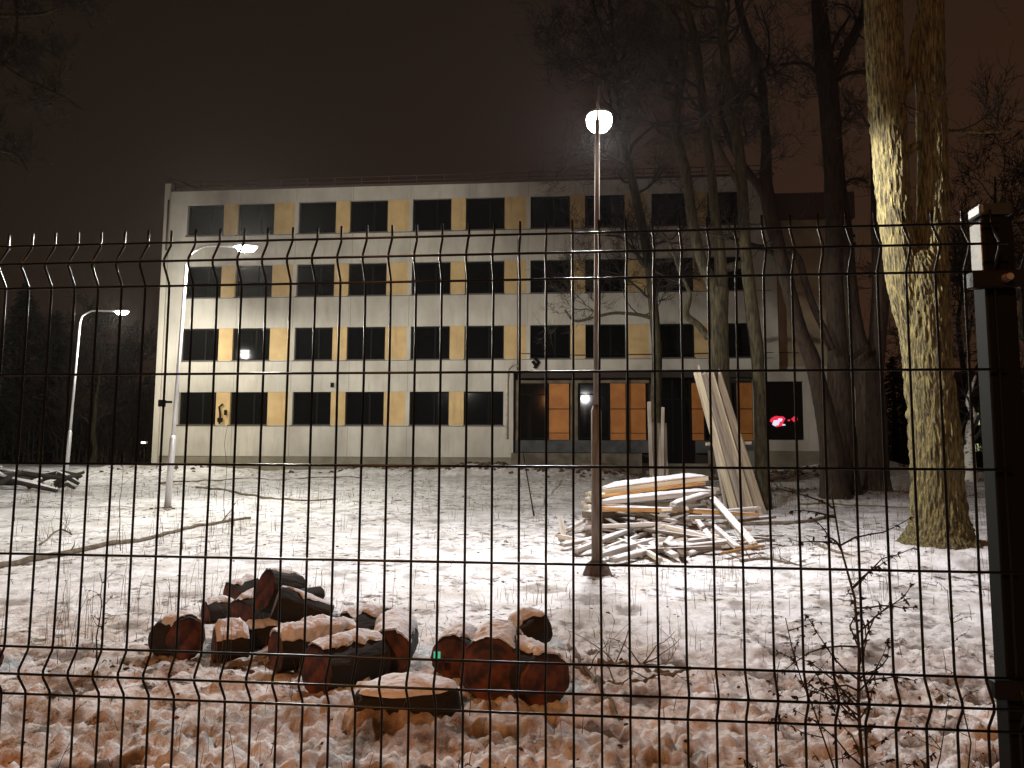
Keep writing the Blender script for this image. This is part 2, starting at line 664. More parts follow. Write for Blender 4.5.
# end piers of every row
for k, (t, b) in enumerate(zs):
    mw.box(SL, -0.001, 0, .45, b, t)
    if k < 3:
        mw.box(4 * MOD + WW + GAP + WW, SR, 0, .45, b, t)
        for j in range(1, 5):
            mw.box(j * MOD - .2, j * MOD, 0, .45, b, t)
    else:
        for j in range(1, 3):
            mw.box(j * MOD - .2, j * MOD, 0, .45, b, t)
        mw.box(2 * MOD + WW * 2 + GAP, SM, 0, .45, b, t)
# returns: left side, rear, right side, ground storey of the annexe
mw.box(SL, SL + .3, .45, 14, .4, TOPZ)
mw.box(SR - .3, SR, .45, 14, 6.02, TOPZ)
mw.box(SL + .3, SR - .3, 13.7, 14, .4, TOPZ)
mw.box(28.85, 29.42, .02, .47, 1.7, 6.02)
mw.box(31.15, 33.85, .02, .47, 1.7, 6.02)
mw.box(29.42, 31.15, .02, .47, 5.52, 6.02)
mw.box(29.42, 31.15, .02, .47, 1.7, 2.72)
mw.box(30.06, 33.85, .5, .9, 6.02, 6.3)
for (zb, zt_) in [(zs[1][0], zs[0][1] - .09), (zs[2][0], zs[1][1] - .09), (zs[3][0], zs[2][1] - .09), (1.83, zs[3][1] - .09), (zs[0][0] + .02, TOPZ - .02)]:
    for j in range(11):
        s_ = j * MOD / 2 - .12
        if s_ > SR - .5 or s_ < 0 or (zb < 6 and s_ > SM - .3):
            continue
        mw.box(s_ - .008, s_ + .008, -.0025, -.0005, zb, zt_, mi=1)
wall = mw.build('wall', [M_CREAM, mat('joint_mortar', (.12, .11, .09), .9)], bld)
# thin end fin on the left corner
m = MB()
m.box(SL - .30, SL - .002, -.10, 14, .3, 16.12)
m.build('end_fin', mat('pale_fin', (.32, .30, .25), .9, noise_scale=1, col2=(.42, .39, .33), stretch=(1, 1, .3)), bld)
m = MB()
m.box(SL, SM, .05, .5, .3, 1.818)
m.build('plinth', M_PLINTH, bld)
m = MB()
m.box(30.06, 33.85, .55, 12, 6.31, 13.59)
m.build('annexe_wall', mat('annexe_render', (.20, .155, .10), .9, noise_scale=1, col2=(.28, .22, .14)), bld)
m = MB()
m.box(30.06, 33.95, .35, 12, 13.6, 14.9)
m.build('annexe_attic', M_ROOF, bld)
m = MB()
for j in range(6):
    m.box(30.6 + j * .52, 31.0 + j * .52 + .04, .86, 1.2, 14.9, 14.96)
m.build('roof_flashing', mat('snowy_flashing', (.6, .6, .6), .6), bld)
m = MB()
m.box(33.9, 34.35, 1.3, 1.8, 11.6, 13.45)
ch = m.build('vented_chimney', mat('pale_block', (.5, .47, .42), .8), bld)
m = MB()
for (a, z) in [(34.0, 13.1), (34.2, 12.95), (34.02, 12.75), (34.22, 12.55), (34.02, 12.35)]:
    m.box(a - .05, a + .05, 1.285, 1.3, z - .07, z + .07)
m.build('vent_hole', M_DARKIN, ch)
# roof slab + coping
m = MB()
m.box(SL, SR, -.08, 14, TOPZ, TOPZ + .10)
m.build('roof', M_ROOF, bld)
# roof railing
m = MB()
for s in np.arange(-.9, 29.8, 1.45):
    m.box(s - .02, s + .02, .25, .29, TOPZ + .1, TOPZ + .62)
for z in (TOPZ + .36, TOPZ + .60):
    m.box(-.9, 29.9, .255, .285, z, z + .035)
m.tube([(-1.3, .2, 16.45), (-.6, .25, 16.35), (.35, .27, TOPZ + .2)], .05, 5)
m.build('roof_railing', M_ROOF, bld)


# windows: one prototype, copied
def win_mesh(w, h, split=.62, transom=None):
    fr = MB()
    t = .07
    fr.box(0, w, .0, .06, h - t, h)
    fr.box(0, w, .0, .06, 0, t)
    fr.box(0, t, .0, .06, t, h - t)
    fr.box(w - t, w, .0, .06, t, h - t)
    if split:
        fr.box(w * split - .045, w * split + .045, -.01, .055, t, h - t)
    if transom:
        fr.box(t, w - t, .005, .05, h * transom - .03, h * transom + .03)
    pn = MB()
    pn.box(t * .5, w - t * .5, .03, .04, t * .5, h - t * .5)
    return fr, pn


fr, pn = win_mesh(WW, WH)
w0 = fr.build('window', M_FRAME, bld)
p0 = pn.build('pane', M_GLASS, w0)
sl = MB()
sl.box(-.04, WW + .04, -.22, .02, -.05, -.005)
s0 = sl.build('sill', M_SILL, w0)
first = True
panel_i = 0
for k, (t, b) in enumerate(zs):
    for j in range(5 if k < 3 else 3):
        for q in range(2):
            s = j * MOD + q * (WW + GAP)
            if first:
                o = w0
                first = False
            else:
                o = w0.copy()
                COL.objects.link(o)
                for c in (p0, s0):
                    cc = c.copy()
                    COL.objects.link(cc)
                    cc.parent = o
            tilt = random.uniform(-.004, .004)
            o.location = (s, .17, b)
            o.rotation_euler = (random.uniform(-.003, .003), 0, tilt)
            # ochre panel right of this window
            s2 = s + WW
            e2 = s + WW + GAP if q == 0 else (j + 1) * MOD - .2
            if q == 1 and j == (4 if k < 3 else 2):
                continue
            pm = MB()
            pm.box(s2 + .002, e2 - .002, .03, .44, b + .002, t - .002)
            pm.build('ochre_panel', M_ORANGE, bld)
# dark drip line below each row of windows
m = MB()
for k, (t, b) in enumerate(zs):
    m.box(-.05, (SR if k < 3 else SM) - .3, -.035, -.003, b - .07, b - .045)
m.build('drip_moulding', M_SILL, bld)

# ground storey right of the old block: shop-like glazing
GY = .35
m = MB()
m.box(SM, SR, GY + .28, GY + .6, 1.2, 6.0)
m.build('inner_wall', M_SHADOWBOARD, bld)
m = MB()
m.box(SM + .05, 23.9, GY + .02, GY + .27, 5.50, 5.66)
m.box(SM + .05, SM + .3, GY + .02, GY + .27, 2.1, 5.5)
m.box(20.05, 20.42, GY, GY + .27, 2.1, 5.5)
m.box(26.3, SR - 1.25, GY + .02, GY + .27, 5.62, 5.8)
m.build('lintel', mat('stained_render', (.06, .048, .032), .9, noise_scale=2, col2=(.14, .11, .075)), bld)
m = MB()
m.box(SM + .3, 28.85, -.32, GY + .27, 5.70, 5.95)  # dark colour stands in for the shade strip under the projecting band
m.build('canopy_shade_strip', M_SHADOWBOARD, bld)
for (a, b_, z0, z1, sp, tr) in [(17.55, 18.97, 2.72, 5.5, None, .8), (20.47, 21.98, 2.72, 5.5, .55, .8), (26.52, 28.05, 2.72, 5.5, .5, None), (29.45, 31.12, 2.74, 5.5, None, .72)]:
    fr, pn = win_mesh(b_ - a, z1 - z0, sp, tr)
    o = fr.build('shop_window', M_FRAME, bld, loc=(a, GY - .05 if a < 29 else .2, z0))
    pn.build('pane', M_GLASS, o)
fr, pn = win_mesh(1.75, 4.1, .5, .75)
o = fr.build('entrance_door', M_FRAME, bld, loc=(24.15, GY + .02, 1.62))
pn.build('pane', M_GLASS, o)
for (a, b_) in [(19.0, 19.98), (22.0, 22.75), (22.95, 23.72), (25.95, 26.5), (28.08, 28.82)]:
    m = MB()
    m.box(a, b_, GY, GY + .25, 4.24, 5.48)
    m.box(a, b_, GY, GY + .25, 3.05, 4.20)
    m.box(a, b_, GY, GY + .25, 2.70, 3.02)
    m.build('orange_board', M_DORANGE, bld)
m = MB()
m.box(SM + .05, 23.9, GY - .05, GY + .26, 2.08, 2.68)
m.box(26.1, 28.84, GY - .05, GY + .26, 2.08, 2.68)
m.build('grey_apron', M_GREYSTRIP, bld)
m = MB()
m.box(SM + .02, 23.4, -1.2, GY + .2, .8, 2.04)
m.build('porch_slab', mat('porch_render', (.06, .05, .035), .9, noise_scale=2, col2=(.13, .11, .08)), bld)
m = MB()
for i in range(4):
    m.box(23.42, 26.6, -1.2 + .3 * i, GY + .2, .9 + .17 * i, .9 + .17 * (i + 1) - .002)
m.box(26.62, 33.8, -.2, 0.018, .8, 2.2)
m.build('steps', M_PLINTH, bld)
m = MB()
m.tube([(22.85, .18, 2.05), (22.85, .18, 5.7)], .05, 8)
m.tube([(16.98, -.12, 5.95), (16.95, -.12, 5.6), (16.95, -.12, 2.75)], .055, 8)
m.tube([(17.5, -.1, 6.3), (17.2, -.12, 6.4), (16.98, -.12, 6.15), (16.98, -.12, 5.9)], .06, 8)
m.build('downpipe', M_PIPE, bld, smooth=True)
m = MB()
m.tube([(17.48, -.1, 6.1), (17.48, -.1, 12.7)], .055, 8)
m.build('downpipe', M_ROOF, bld, smooth=True)
m = MB()
m.tube([(-1.0, -.16, 12.5), (-.98, -.16, 15.2)], .05, 8)
m.build('downpipe', M_ROOF, bld, smooth=True)
m = MB()   # cable sagging along the wall above the canopy
m.tube([(17.5, -.1, 6.95), (20, -.12, 6.84), (24, -.12, 6.86), (28, -.12, 6.9), (31, .1, 6.92)], .018, 5)
m.tube([(18.2, -.1, 6.55), (18.4, -.1, 6.3), (18.3, -.12, 6.2), (18.5, -.1, 6.5), (18.3, -.1, 6.7)], .09, 6)
m.build('cable', M_FRAME, bld)
# alarm box between two windows, small lamp on the corner
m = MB()
m.box(8.02, 8.16, -.14, -.002, 5.3, 5.52)
m.box(8.05, 8.13, -.17, -.14, 5.33, 5.40)
m.build('alarm_box', M_FRAME, bld)
m = MB()
m.box(-1.85, -1.58, -.12, .02, 2.42, 2.54)
m.tube([(-1.72, -.05, 2.5), (-1.56, .0, 2.5)], .03, 6)
wl = m.build('wall_lamp', M_PIPE, bld)
m = MB()
m.box(-1.83, -1.60, -.135, -.121, 2.44, 2.52)
m.build('lens', mat('small_lamp_lens', (.8, .8, .8), emit=(1, .97, .9), strength=2.5), wl)
# hanging cable with a floodlight bracket on the first ochre panel
m = MB()
m.tube([(2.25, -.06, 3.45), (2.3, -.1, 3.9), (2.22, -.08, 4.3), (2.4, -.08, 4.45)], .05, 6)
m.box(2.2, 2.42, -.2, -.05, 3.55, 3.75)
m.box(2.52, 2.62, -.16, -.03, 3.9, 4.15)
m.build('cable_bracket', M_FRAME, bld)

# a lit sign's red and white reflection in the last shop window, as glowing blobs
M_RED = mat('red_glow', (.6, .02, .05), emit=(.9, .03, .08), strength=.75)
M_WHT = mat('white_glow', (.7, .7, .8), emit=(.75, .78, 1.0), strength=.8)


def blob(mb, cx, cz, rx, rz, y, mi, n=14, seed=0):
    rr = random.Random(seed)
    vs_ = []
    for i in range(n):
        a = 2 * math.pi * i / n
        k = 1 + rr.uniform(-.22, .22)
        vs_.append((cx + rx * k * math.cos(a), y, cz + rz * k * math.sin(a)))
    vs2 = [(x, y + .02, z) for x, y, z in vs_]
    fs = [tuple(range(n)), tuple(range(n, 2 * n))[::-1]] + [(i, n + i, n + (i + 1) % n, (i + 1) % n) for i in range(n)]
    mb.add(vs_ + vs2, fs, mi)


Binv = Matrix.Translation(Vector((-17.11, 39.023, -.213))) @ Matrix.Rotation(B_ROT, 4, 'Z')
sg = empty('sign_reflection', Binv @ Vector((29.95, .16, 3.6)), B_ROT)
tag(sg, 'small red and white reflection of a lit sign low in the right ground floor window', 'sign')
m = MB()
blob(m, 0, .02, .34, .26, -.03, 0, seed=1)
blob(m, .78, .12, .15, .12, -.03, 0, seed=3)
blob(m, .52, .06, .06, .05, -.03, 0, seed=4)
m.build('red_glow_patch', M_RED, sg)
m = MB()
blob(m, -.1, -.08, .16, .13, -.055, 0, seed=5)
blob(m, .1, .08, .10, .08, -.055, 0, seed=6)
blob(m, .26, -.16, .08, .04, -.055, 0, seed=7)
m.build('white_glow_patch', M_WHT, sg)


# ------------------------------------------------------------------ lamps
M_GALV = mat('galvanised_pole', (.50, .50, .50), .42, metal=.35, noise_scale=12, col2=(.62, .62, .62), stretch=(1, 1, .2))
M_POLE = mat('painted_pole', (.07, .045, .028), .6, metal=.0, noise_scale=9, col2=(.15, .11, .075), stretch=(2, 2, .3))
M_HEAD = mat('grey_luminaire', (.25, .25, .25), .5)
COOL = (1.0, .965, .86)
COOLER = (1.0, .965, .98)


def gooseneck(name_label, x, y, h, arm, power, group, side=1.0):
    z0 = gz(x, y) - .05
    t = empty('street_lamp', (x, y, z0))
    tag(t, name_label, 'street lamp', group)
    H = h - z0
    lean = .22 * H / 7
    m = MB()
    m.tube([(0, 0, 0), (lean * .26, 0, H * .26), (lean * .27, 0, H * .275)], [.085, .08, .055], 14)
    m.tube([(lean * .27, 0, H * .26), (lean * .9, 0, H * .93)], [.052, .042], 12)
    m.build('pole', M_GALV, t, smooth=True)
    pts = spline([(lean * .9, 0, H * .92), (lean + .05, 0, H * .965), (lean + .28, 0, H * .99), (lean + .6, 0, H * 1.003), (arm - .2, 0, H)], 6)
    m = MB()
    m.tube(pts, .034, 10)
    m.build('arm', M_GALV, t, smooth=True)
    m = MB()
    n = 16
    prof = [(-.30, .03), (-.22, .07), (0, .12), (.2, .13), (.34, .09), (.40, .02)]
    for i in range(len(prof) - 1):
        pass
    vs_, fs = [], []
    for (px_, r) in prof:
        for k in range(n):
            a = 2 * math.pi * k / n
            zz = math.sin(a) * r * (.55 if math.sin(a) > 0 else .28)
            vs_.append((arm + px_, math.cos(a) * r, H + .02 + zz))
    for i in range(len(prof) - 1):
        for k in range(n):
            a, b = i * n + k, i * n + (k + 1) % n
            fs.append((a, b, b + n, a + n))
    fs.append(tuple(range(n))[::-1])
    fs.append(tuple((len(prof) - 1) * n + k for k in range(n)))
    m.add(vs_, fs)
    hd = m.build('lamp_head', M_HEAD, t, smooth=True)
    m = MB()
    vs_ = []
    for sgn, zz in ((0, -.01), (1, -.13)):
        for k in range(20):
            a = 2 * math.pi * k / 20
            q = 1 - .35 * sgn
            vs_.append((arm + .06 + .30 * q * math.cos(a), .13 * q * math.sin(a), H + zz))
    m.add(vs_, [tuple(range(20)), tuple(range(20, 40))[::-1]] + [(k, 20 + k, 20 + (k + 1) % 20, (k + 1) % 20) for k in range(20)])
    m.build('lens', mat('street_lamp_lens', (.9, .9, .9), emit=(1, .98, .92), strength=70), hd, smooth=True)
    L = Vector((x + arm + .06, y, z0 + H - .14))
    luminaire('lamp_light', L + Vector((0, 0, -.14)), power[0], power[1], COOL, t, up=(-.01, .12), side=side, soft_y=.94)
    return t


G_LAMPS = 'goose-necked street lamps beside the building'
gooseneck('nearer goose-necked street lamp in front of the building corner', -8.93, 20.0, 7.2, 1.72, I_NEAR, G_LAMPS, side=.5)
gooseneck('farther goose-necked street lamp standing left of the building', -19.16, 33.0, 7.9, 1.95, I_FAR, G_LAMPS)


def mid_lamp():
    x, y = 1.22, 11.0
    z0 = gz(x, y) - .1
    t = empty('street_lamp', (x, y, z0))
    tag(t, 'tall straight street lamp with round bright head by the plank heap', 'street lamp')
    H = 7.05 - z0
    m = MB()
    m.tube([(0, 0, 0), (0, 0, 2.28 - z0), (0, 0, 2.36 - z0)], [.080, .075, .05], 20)
    m.build('pole_sleeve', M_POLE, t, smooth=True)
    m = MB()
    m.tube([(0, 0, 2.3 - z0), (.04, 0, H - .40)], [.043, .036], 16)
    m.tube([(.04, 0, H - .42), (.07, .03, H + .13)], [.018, .014], 8)
    m.build('pole', M_POLE, t, smooth=True)
    m = MB()
    n = 18
    pr = [(0, .22), (.12, .20), (.25, .15), (.30, .09)]
    disp = [[.12 * math.sin(k * 2.3) + .08 * math.cos(k * 1.1) for k in range(n)] for _ in pr]
    m.tube([(0, 0, z) for z, _ in pr], [r for _, r in pr], n, disp=disp)
    m.build('base', mat('dark_base', (.06, .045, .035), .9, noise_scale=20, col2=(.12, .09, .07)), t)
    # round luminaire on a short arm pointing away from the camera
    c = Vector((.12, .45, H - .17))
    m = MB()
    m.tube([(.05, 0, H - .3), (.06, .12, H - .06), (.12, .45, H - .06)], .018, 8)
    m.build('arm', M_POLE, t, smooth=True)
    m = MB()
    m.tube([c + Vector((0, 0, .11)), c + Vector((0, 0, .09)), c + Vector((0, 0, .02))], [.06, .17, .195], 24)
    hd = m.build('lamp_head', M_HEAD, t, smooth=True)
    m = MB()
    rings = [(.19, .04), (.20, -.03), (.185, -.11), (.13, -.18), (.04, -.21)]
    m.tube([c + Vector((0, 0, z)) for _, z in rings], [r for r, _ in rings], 24)
    m.build('lens', mat('round_lamp_lens', (.9, .9, .9), emit=(1, .98, .92), strength=70), hd, smooth=True)
    L = Vector((x, y, z0)) + c + Vector((0, 0, -.2))
    luminaire('lamp_light', L + Vector((0, .15, -.15)), I_MID[0], I_MID[1], COOLER, t, tilt=(-.04, -.04), up=(-.05, .12), soft_y=.5, back=.66, fwd=.30)


mid_lamp()


def warm_street_lamp():
    """sodium lamp of the street on which the photographer stands"""
    t = empty('street_lamp', (-6.2, -6.2, 0))
    tag(t, 'sodium street lamp of the road in front of the fence', 'street lamp')
    m = MB()
    m.tube([(0, 0, 0), (0, 0, 7.2)], [.09, .05], 12)
    m.build('pole', M_GALV, t, smooth=True)
    m = MB()
    m.tube(spline([(0, 0, 7.1), (.2, 0, 7.6), (1.0, .2, 7.85), (2.2, .3, 7.9)], 5), .035, 8)
    m.build('arm', M_GALV, t, smooth=True)
    m = MB()
    m.box(2.1, 2.8, .18, .42, 7.86, 8.0)
    h = m.build('lamp_head', M_HEAD, t)
    m = MB()
    m.box(2.2, 2.72, .2, .4, 7.80, 7.857)
    m.build('lens', mat('sodium_lens', (.9, .7, .4), emit=(1, .5, .2), strength=20), h)
    light('lamp_light', 'AREA', (-6.2 + 2.46, -5.9, 7.78), P_WARM, (1.0, .39, .12), t, (-1.2, 3.0, 0), shape='DISK', size=.5)


warm_street_lamp()


# floodlight on the wall side of the nearer lamp post throwing the yellow pool on the wall
def floodlight():
    p = at(168, 402, 20.0)
    t = empty('floodlight', p)
    tag(t, 'small floodlight bracketed to the near goose-necked lamp pole', 'floodlight')
    m = MB()
    m.box(-.12, .10, -.03, .03, -.03, .03)
    m.build('bracket', M_FRAME, t)
    m = MB()
    m.box(-.26, -.10, .0, .10, -.12, .06)
    h = m.build('lamp_head', M_FRAME, t)
    m = MB()
    m.box(-.24, -.12, .101, .112, -.10, .04)
    m.build('lens', mat('floodlight_lens', (.9, .8, .5), emit=(1, .8, .4), strength=6), h)
    tgt = Binv @ Vector((1.6, 0, 3.2))
    light('flood_beam', 'SPOT', p + Vector((-.18, .16, -.03)), P_WALL * 30, (1.0, .80, .38), t, tgt, spot_size=R(34), spot_blend=1.0, shadow_soft_size=.05)


floodlight()


# ------------------------------------------------------------------ trees
M_BARK = mat('mossy_bark', (.012, .009, .004), .9, noise_scale=16, col2=(.062, .050, .018), bump=1.0, bump_scale=40, stretch=(1, 1, .22), detail=9)
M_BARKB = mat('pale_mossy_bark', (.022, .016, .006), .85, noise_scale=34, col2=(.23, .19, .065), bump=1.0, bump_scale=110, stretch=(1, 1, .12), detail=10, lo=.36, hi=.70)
M_BARKR = mat('reddish_bark', (.007, .0035, .0015), .9, noise_scale=14, col2=(.036, .019, .007), bump=1.0, bump_scale=40, stretch=(1, 1, .2), detail=9)
M_TWIG = mat('dark_twig', (.022, .016, .011), .9)
M_BIRCH = mat('birch_bark', (.62, .60, .54), .8, noise_scale=5, col2=(.08, .07, .06), stretch=(1, 1, 2.5), lo=.56, hi=.62)  # white bark, its brightness also standing in for lamp light on the birch


def trunk_tube(mb, pts, step=.12, sides=20, rough=.05, ridge=.0, seed=0, origin=Vector()):
    """pts: (x,y,z,r) in world; a resampled tube with a bark-like surface"""
    P = spline(pts, 12)
    P = np.array(P)
    d = np.r_[0, np.cumsum(np.linalg.norm(np.diff(P[:, :3], axis=0), axis=1))]
    n = max(3, int(d[-1] / step))
    t = np.linspace(0, d[-1], n)
    Q = np.stack([np.interp(t, d, P[:, i]) for i in range(4)], -1)
    ang = np.arange(sides) / sides * 2 * np.pi
    C, S = np.cos(ang)[None, :], np.sin(ang)[None, :]
    T = t[:, None]
    rr = Q[:, 3:4]
    D = rough * fbm(C * 1.5, S * 1.5, T / .6, 3, seed)
    if ridge:
        D = D + ridge * (np.abs(fbm(C * rr / .035, S * rr / .035, T / .22, 3, seed + 9)) - .35)
    mb.tube([Vector(q[:3]) - origin for q in Q], [float(max(.004, q[3])) for q in Q], sides, disp=D)
    return Q


def grow(mb, p, d, length, r, lvl, rr, droop=.0, minr=.005, kids=(5, 8), wander=.22, upk=.06, frac=(.35, .7)):
    n = max(4, int(5 + lvl))
    pts, rad, dirs = [p.copy()], [r], []
    cur, dd = p.copy(), d.normalized()
    for i in range(n):
        dd = (dd + Vector((rr.gauss(0, wander), rr.gauss(0, wander), rr.gauss(0, wander) + upk - droop))).normalized()
        cur = cur + dd * (length / n)
        pts.append(cur.copy())
        dirs.append(dd.copy())
        rad.append(max(minr * .6, r * (1 - .8 * (i + 1) / n)))
    mb.tube(pts, rad, 6 if r > .03 else (4 if r > .012 else 3), cap=False)
    if lvl <= 0:
        return
    for k in range(rr.randint(*kids)):
        tt = rr.uniform(.2, 1.0)
        i = min(n - 1, int(tt * n))
        q = pts[i].lerp(pts[i + 1], rr.random())
        ax = Vector((rr.gauss(0, 1), rr.gauss(0, 1), rr.gauss(0, 1))).normalized()
        nd = (dirs[i] + ax * rr.uniform(.6, 1.1)).normalized()
        grow(mb, q, nd, length * rr.uniform(*frac), max(minr, rad[i] * rr.uniform(.45, .7)), lvl - 1, rr, droop, minr, kids, wander, upk, frac)


def make_tree(label, limbs, Y, bark, group=None, twigs=(), seed=1, name='bare_tree', sides=20, step=.12, ridge=0.0, base=None, cat='tree', rough=.05,
              minr=.006):
    """limbs: list of [(px,py,width_px[,Y])...]; twigs: list of (limb_i, n, y_top, y_bottom, length, lvl)"""
    rr = random.Random(seed)
    W = []
    for lb in limbs:
        W.append([(*at(q[0], q[1], q[3] if len(q) > 3 else Y), q[2] / 2 * (q[3] if len(q) > 3 else Y) / FPX) for q in lb])
    b0 = Vector(W[0][0][:3])
    b0.z = gz(b0.x, b0.y)
    # make the trunk reach into the ground
    f0 = W[0][0]
    W[0][0] = (f0[0], f0[1], min(f0[2], b0.z - .15), f0[3])
    t = empty(name, b0)
    tag(t, label, cat, group)
    mb = MB()
    Qs = []
    for i, w in enumerate(W):
        Qs.append(trunk_tube(mb, w, step, sides, rough, ridge, seed + i * 7, b0))
    mb.build('trunk', bark, t, smooth=True)
    tb = MB()
    for (li, n, y0, y1, ln, lvl) in twigs:
        Q = Qs[li]
        zt_, zb = at(limbs[li][-1][0], y0, Y).z, at(limbs[li][0][0], y1, Y).z
        idx = [i for i in range(len(Q)) if zb <= Q[i][2] <= zt_]
        if not idx:
            continue
        for _ in range(n):
            q = Q[rr.choice(idx)]
            a = rr.uniform(0, 2 * math.pi)
            d = Vector((math.cos(a), math.sin(a), rr.uniform(.2, .9)))
            grow(tb, Vector(q[:3]) - b0, d, ln * rr.uniform(.6, 1.2), min(q[3] * .45, ln * .022), lvl, rr, minr=minr)
    if tb.v:
        tb.build('branches', M_TWIG, t)
    return t


# T1: the thick forked trunk lit from the left by the round lamp
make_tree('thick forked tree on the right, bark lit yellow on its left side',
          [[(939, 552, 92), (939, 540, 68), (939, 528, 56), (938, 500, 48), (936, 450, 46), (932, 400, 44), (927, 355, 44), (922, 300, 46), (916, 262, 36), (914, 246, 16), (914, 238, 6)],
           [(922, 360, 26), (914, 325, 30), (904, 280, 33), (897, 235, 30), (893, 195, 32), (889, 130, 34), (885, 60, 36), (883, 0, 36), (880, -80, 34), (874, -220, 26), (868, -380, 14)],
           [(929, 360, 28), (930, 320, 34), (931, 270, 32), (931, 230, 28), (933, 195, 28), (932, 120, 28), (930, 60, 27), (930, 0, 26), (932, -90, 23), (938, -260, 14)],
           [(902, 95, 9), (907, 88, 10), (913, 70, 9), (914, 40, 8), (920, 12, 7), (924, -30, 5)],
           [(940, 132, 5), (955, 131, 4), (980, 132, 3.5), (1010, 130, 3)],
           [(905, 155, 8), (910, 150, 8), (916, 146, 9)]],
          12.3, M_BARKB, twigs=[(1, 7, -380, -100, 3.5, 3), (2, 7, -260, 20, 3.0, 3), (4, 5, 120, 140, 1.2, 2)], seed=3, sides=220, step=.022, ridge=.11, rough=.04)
G_T = 'bare trees in front of the building'
# stem pair behind the leaning planks
make_tree('forked bare tree right behind the tall leaning boards',
          [[(737, 516, 26), (735, 490, 22), (730, 450, 20), (722, 400, 19), (719, 355, 19), (719, 315, 18), (719, 288, 19)],
           [(720, 310, 14), (712, 285, 14), (702, 262, 11), (693, 225, 11), (687, 180, 10), (680, 150, 10), (675, 127, 9), (679, 95, 9), (682, 60, 9), (680, 30, 8), (668, 8, 8), (650, -8, 7), (640, -60, 6)],
           [(720, 310, 14), (721, 275, 13), (719, 245, 11), (715, 215, 10), (711, 170, 9), (705, 127, 9), (701, 90, 8), (697, 50, 8), (690, 20, 8), (682, -10, 7), (676, -80, 6)],
           [(709, 338, 8), (698, 325, 7), (686, 314, 7), (690, 295, 4), (680, 272, 3.5), (668, 240, 3), (655, 228, 2.5)],
           [(720, 270, 8), (735, 266, 9), (748, 262, 7)],
           [(676, 100, 5), (664, 90, 5), (650, 80, 4), (636, 77, 4), (622, 82, 3)]],
          20.5, M_BARK, G_T, [(1, 9, -60, 160, 2.6, 3), (2, 9, -80, 150, 2.6, 3), (3, 4, 230, 300, 1.0, 2), (5, 5, 70, 100, 1.2, 2)], seed=5, ridge=.05, sides=28, step=.07)
make_tree('slim bare tree standing just right of the leaning boards',
          [[(763, 512, 20), (763, 490, 15), (761, 440, 13), (760, 395, 13), (757, 350, 13), (753, 320, 13), (748, 275, 12), (745, 240, 11), (743, 200, 11), (740, 160, 11), (735, 130, 11), (727, 76, 10), (720, 0, 9), (716, -80, 7), (712, -200, 5)],
           [(741, 190, 6), (728, 165, 5), (716, 140, 5), (708, 115, 5), (702, 80, 4)],
           [(746, 225, 6), (732, 235, 4), (716, 236, 3.5), (700, 230, 3)]],
          20.3, M_BARK, G_T, [(0, 12, -200, 150, 2.4, 3), (1, 5, 60, 160, 1.4, 2), (2, 4, 225, 245, .9, 2)], seed=8, ridge=.05, sides=24, step=.07)
# slender tree beside the round lamp
make_tree('slender bare tree with wide fine crown behind the round lamp',
          [[(658, 478, 13), (657, 440, 12), (656, 400, 11), (657, 355, 10), (655, 325, 10), (650, 275, 9), (642, 225, 9), (633, 185, 9), (626, 152, 8), (621, 110, 8), (618, 84, 7), (616, 60, 4)],
           [(617, 88, 5), (608, 70, 4), (598, 55, 3.5), (588, 58, 2.5), (583, 66, 2)],
           [(617, 84, 5), (622, 60, 4), (630, 40, 3.5), (642, 22, 3), (655, 0, 2.5), (665, -30, 2)],
           [(617, 84, 5), (614, 50, 4), (612, 20, 3.5), (606, -20, 3)],
           [(618, 84, 4), (606, 45, 3), (598, 20, 3), (590, -10, 2.5)],
           [(628, 160, 4), (633, 145, 4), (645, 133, 3), (655, 126, 2.5), (664, 124, 2)],
           [(627, 165, 4), (612, 158, 3.5), (600, 148, 3)],
           [(648, 270, 4), (634, 250, 3), (622, 238, 2.5), (608, 235, 2)],
           [(656, 320, 4), (640, 315, 3.5), (615, 313, 3), (595, 317, 3), (575, 321, 2.5), (565, 310, 2)]],
          29.0, M_BARK, G_T, [(1, 8, 30, 100, 2.8, 3), (2, 8, -20, 90, 2.8, 3), (3, 8, -20, 90, 2.8, 3), (4, 10, -10, 90, 3.2, 3), (0, 11, 70, 320, 2.6, 3), (6, 7, 140, 170, 2.6, 3), (7, 5, 230, 280, 1.8, 3), (8, 6, 300, 330, 2.0, 3)],
          seed=12, sides=14)
# leaning tree
make_tree('leaning bare tree crossing left of the dark straight trunks',
          [[(836, 503, 34), (834, 480, 26), (830, 440, 22), (822, 400, 18), (812, 360, 16), (800, 330, 14), (789, 290, 14), (779, 250, 14), (771, 215, 15), (766, 185, 14), (766, 150, 10), (764, 110, 9), (761, 80, 9), (752, 48, 8), (740, 10, 8), (732, -50, 6)],
           [(768, 200, 11), (758, 185, 9), (748, 172, 8), (738, 158, 7), (726, 132, 6), (718, 100, 5)],
           [(790, 250, 7), (799, 260, 7), (806, 285, 7), (815, 310, 7), (824, 330, 7), (832, 350, 8)],
           [(783, 262, 5), (768, 250, 5), (752, 245, 5), (738, 240, 4), (724, 236, 3)]],
          23.0, M_BARKR, G_T, [(0, 10, -50, 140, 2.6, 3), (1, 5, 90, 180, 1.6, 3), (3, 4, 230, 262, 1.1, 2)], seed=15, ridge=.06, sides=24, step=.08)
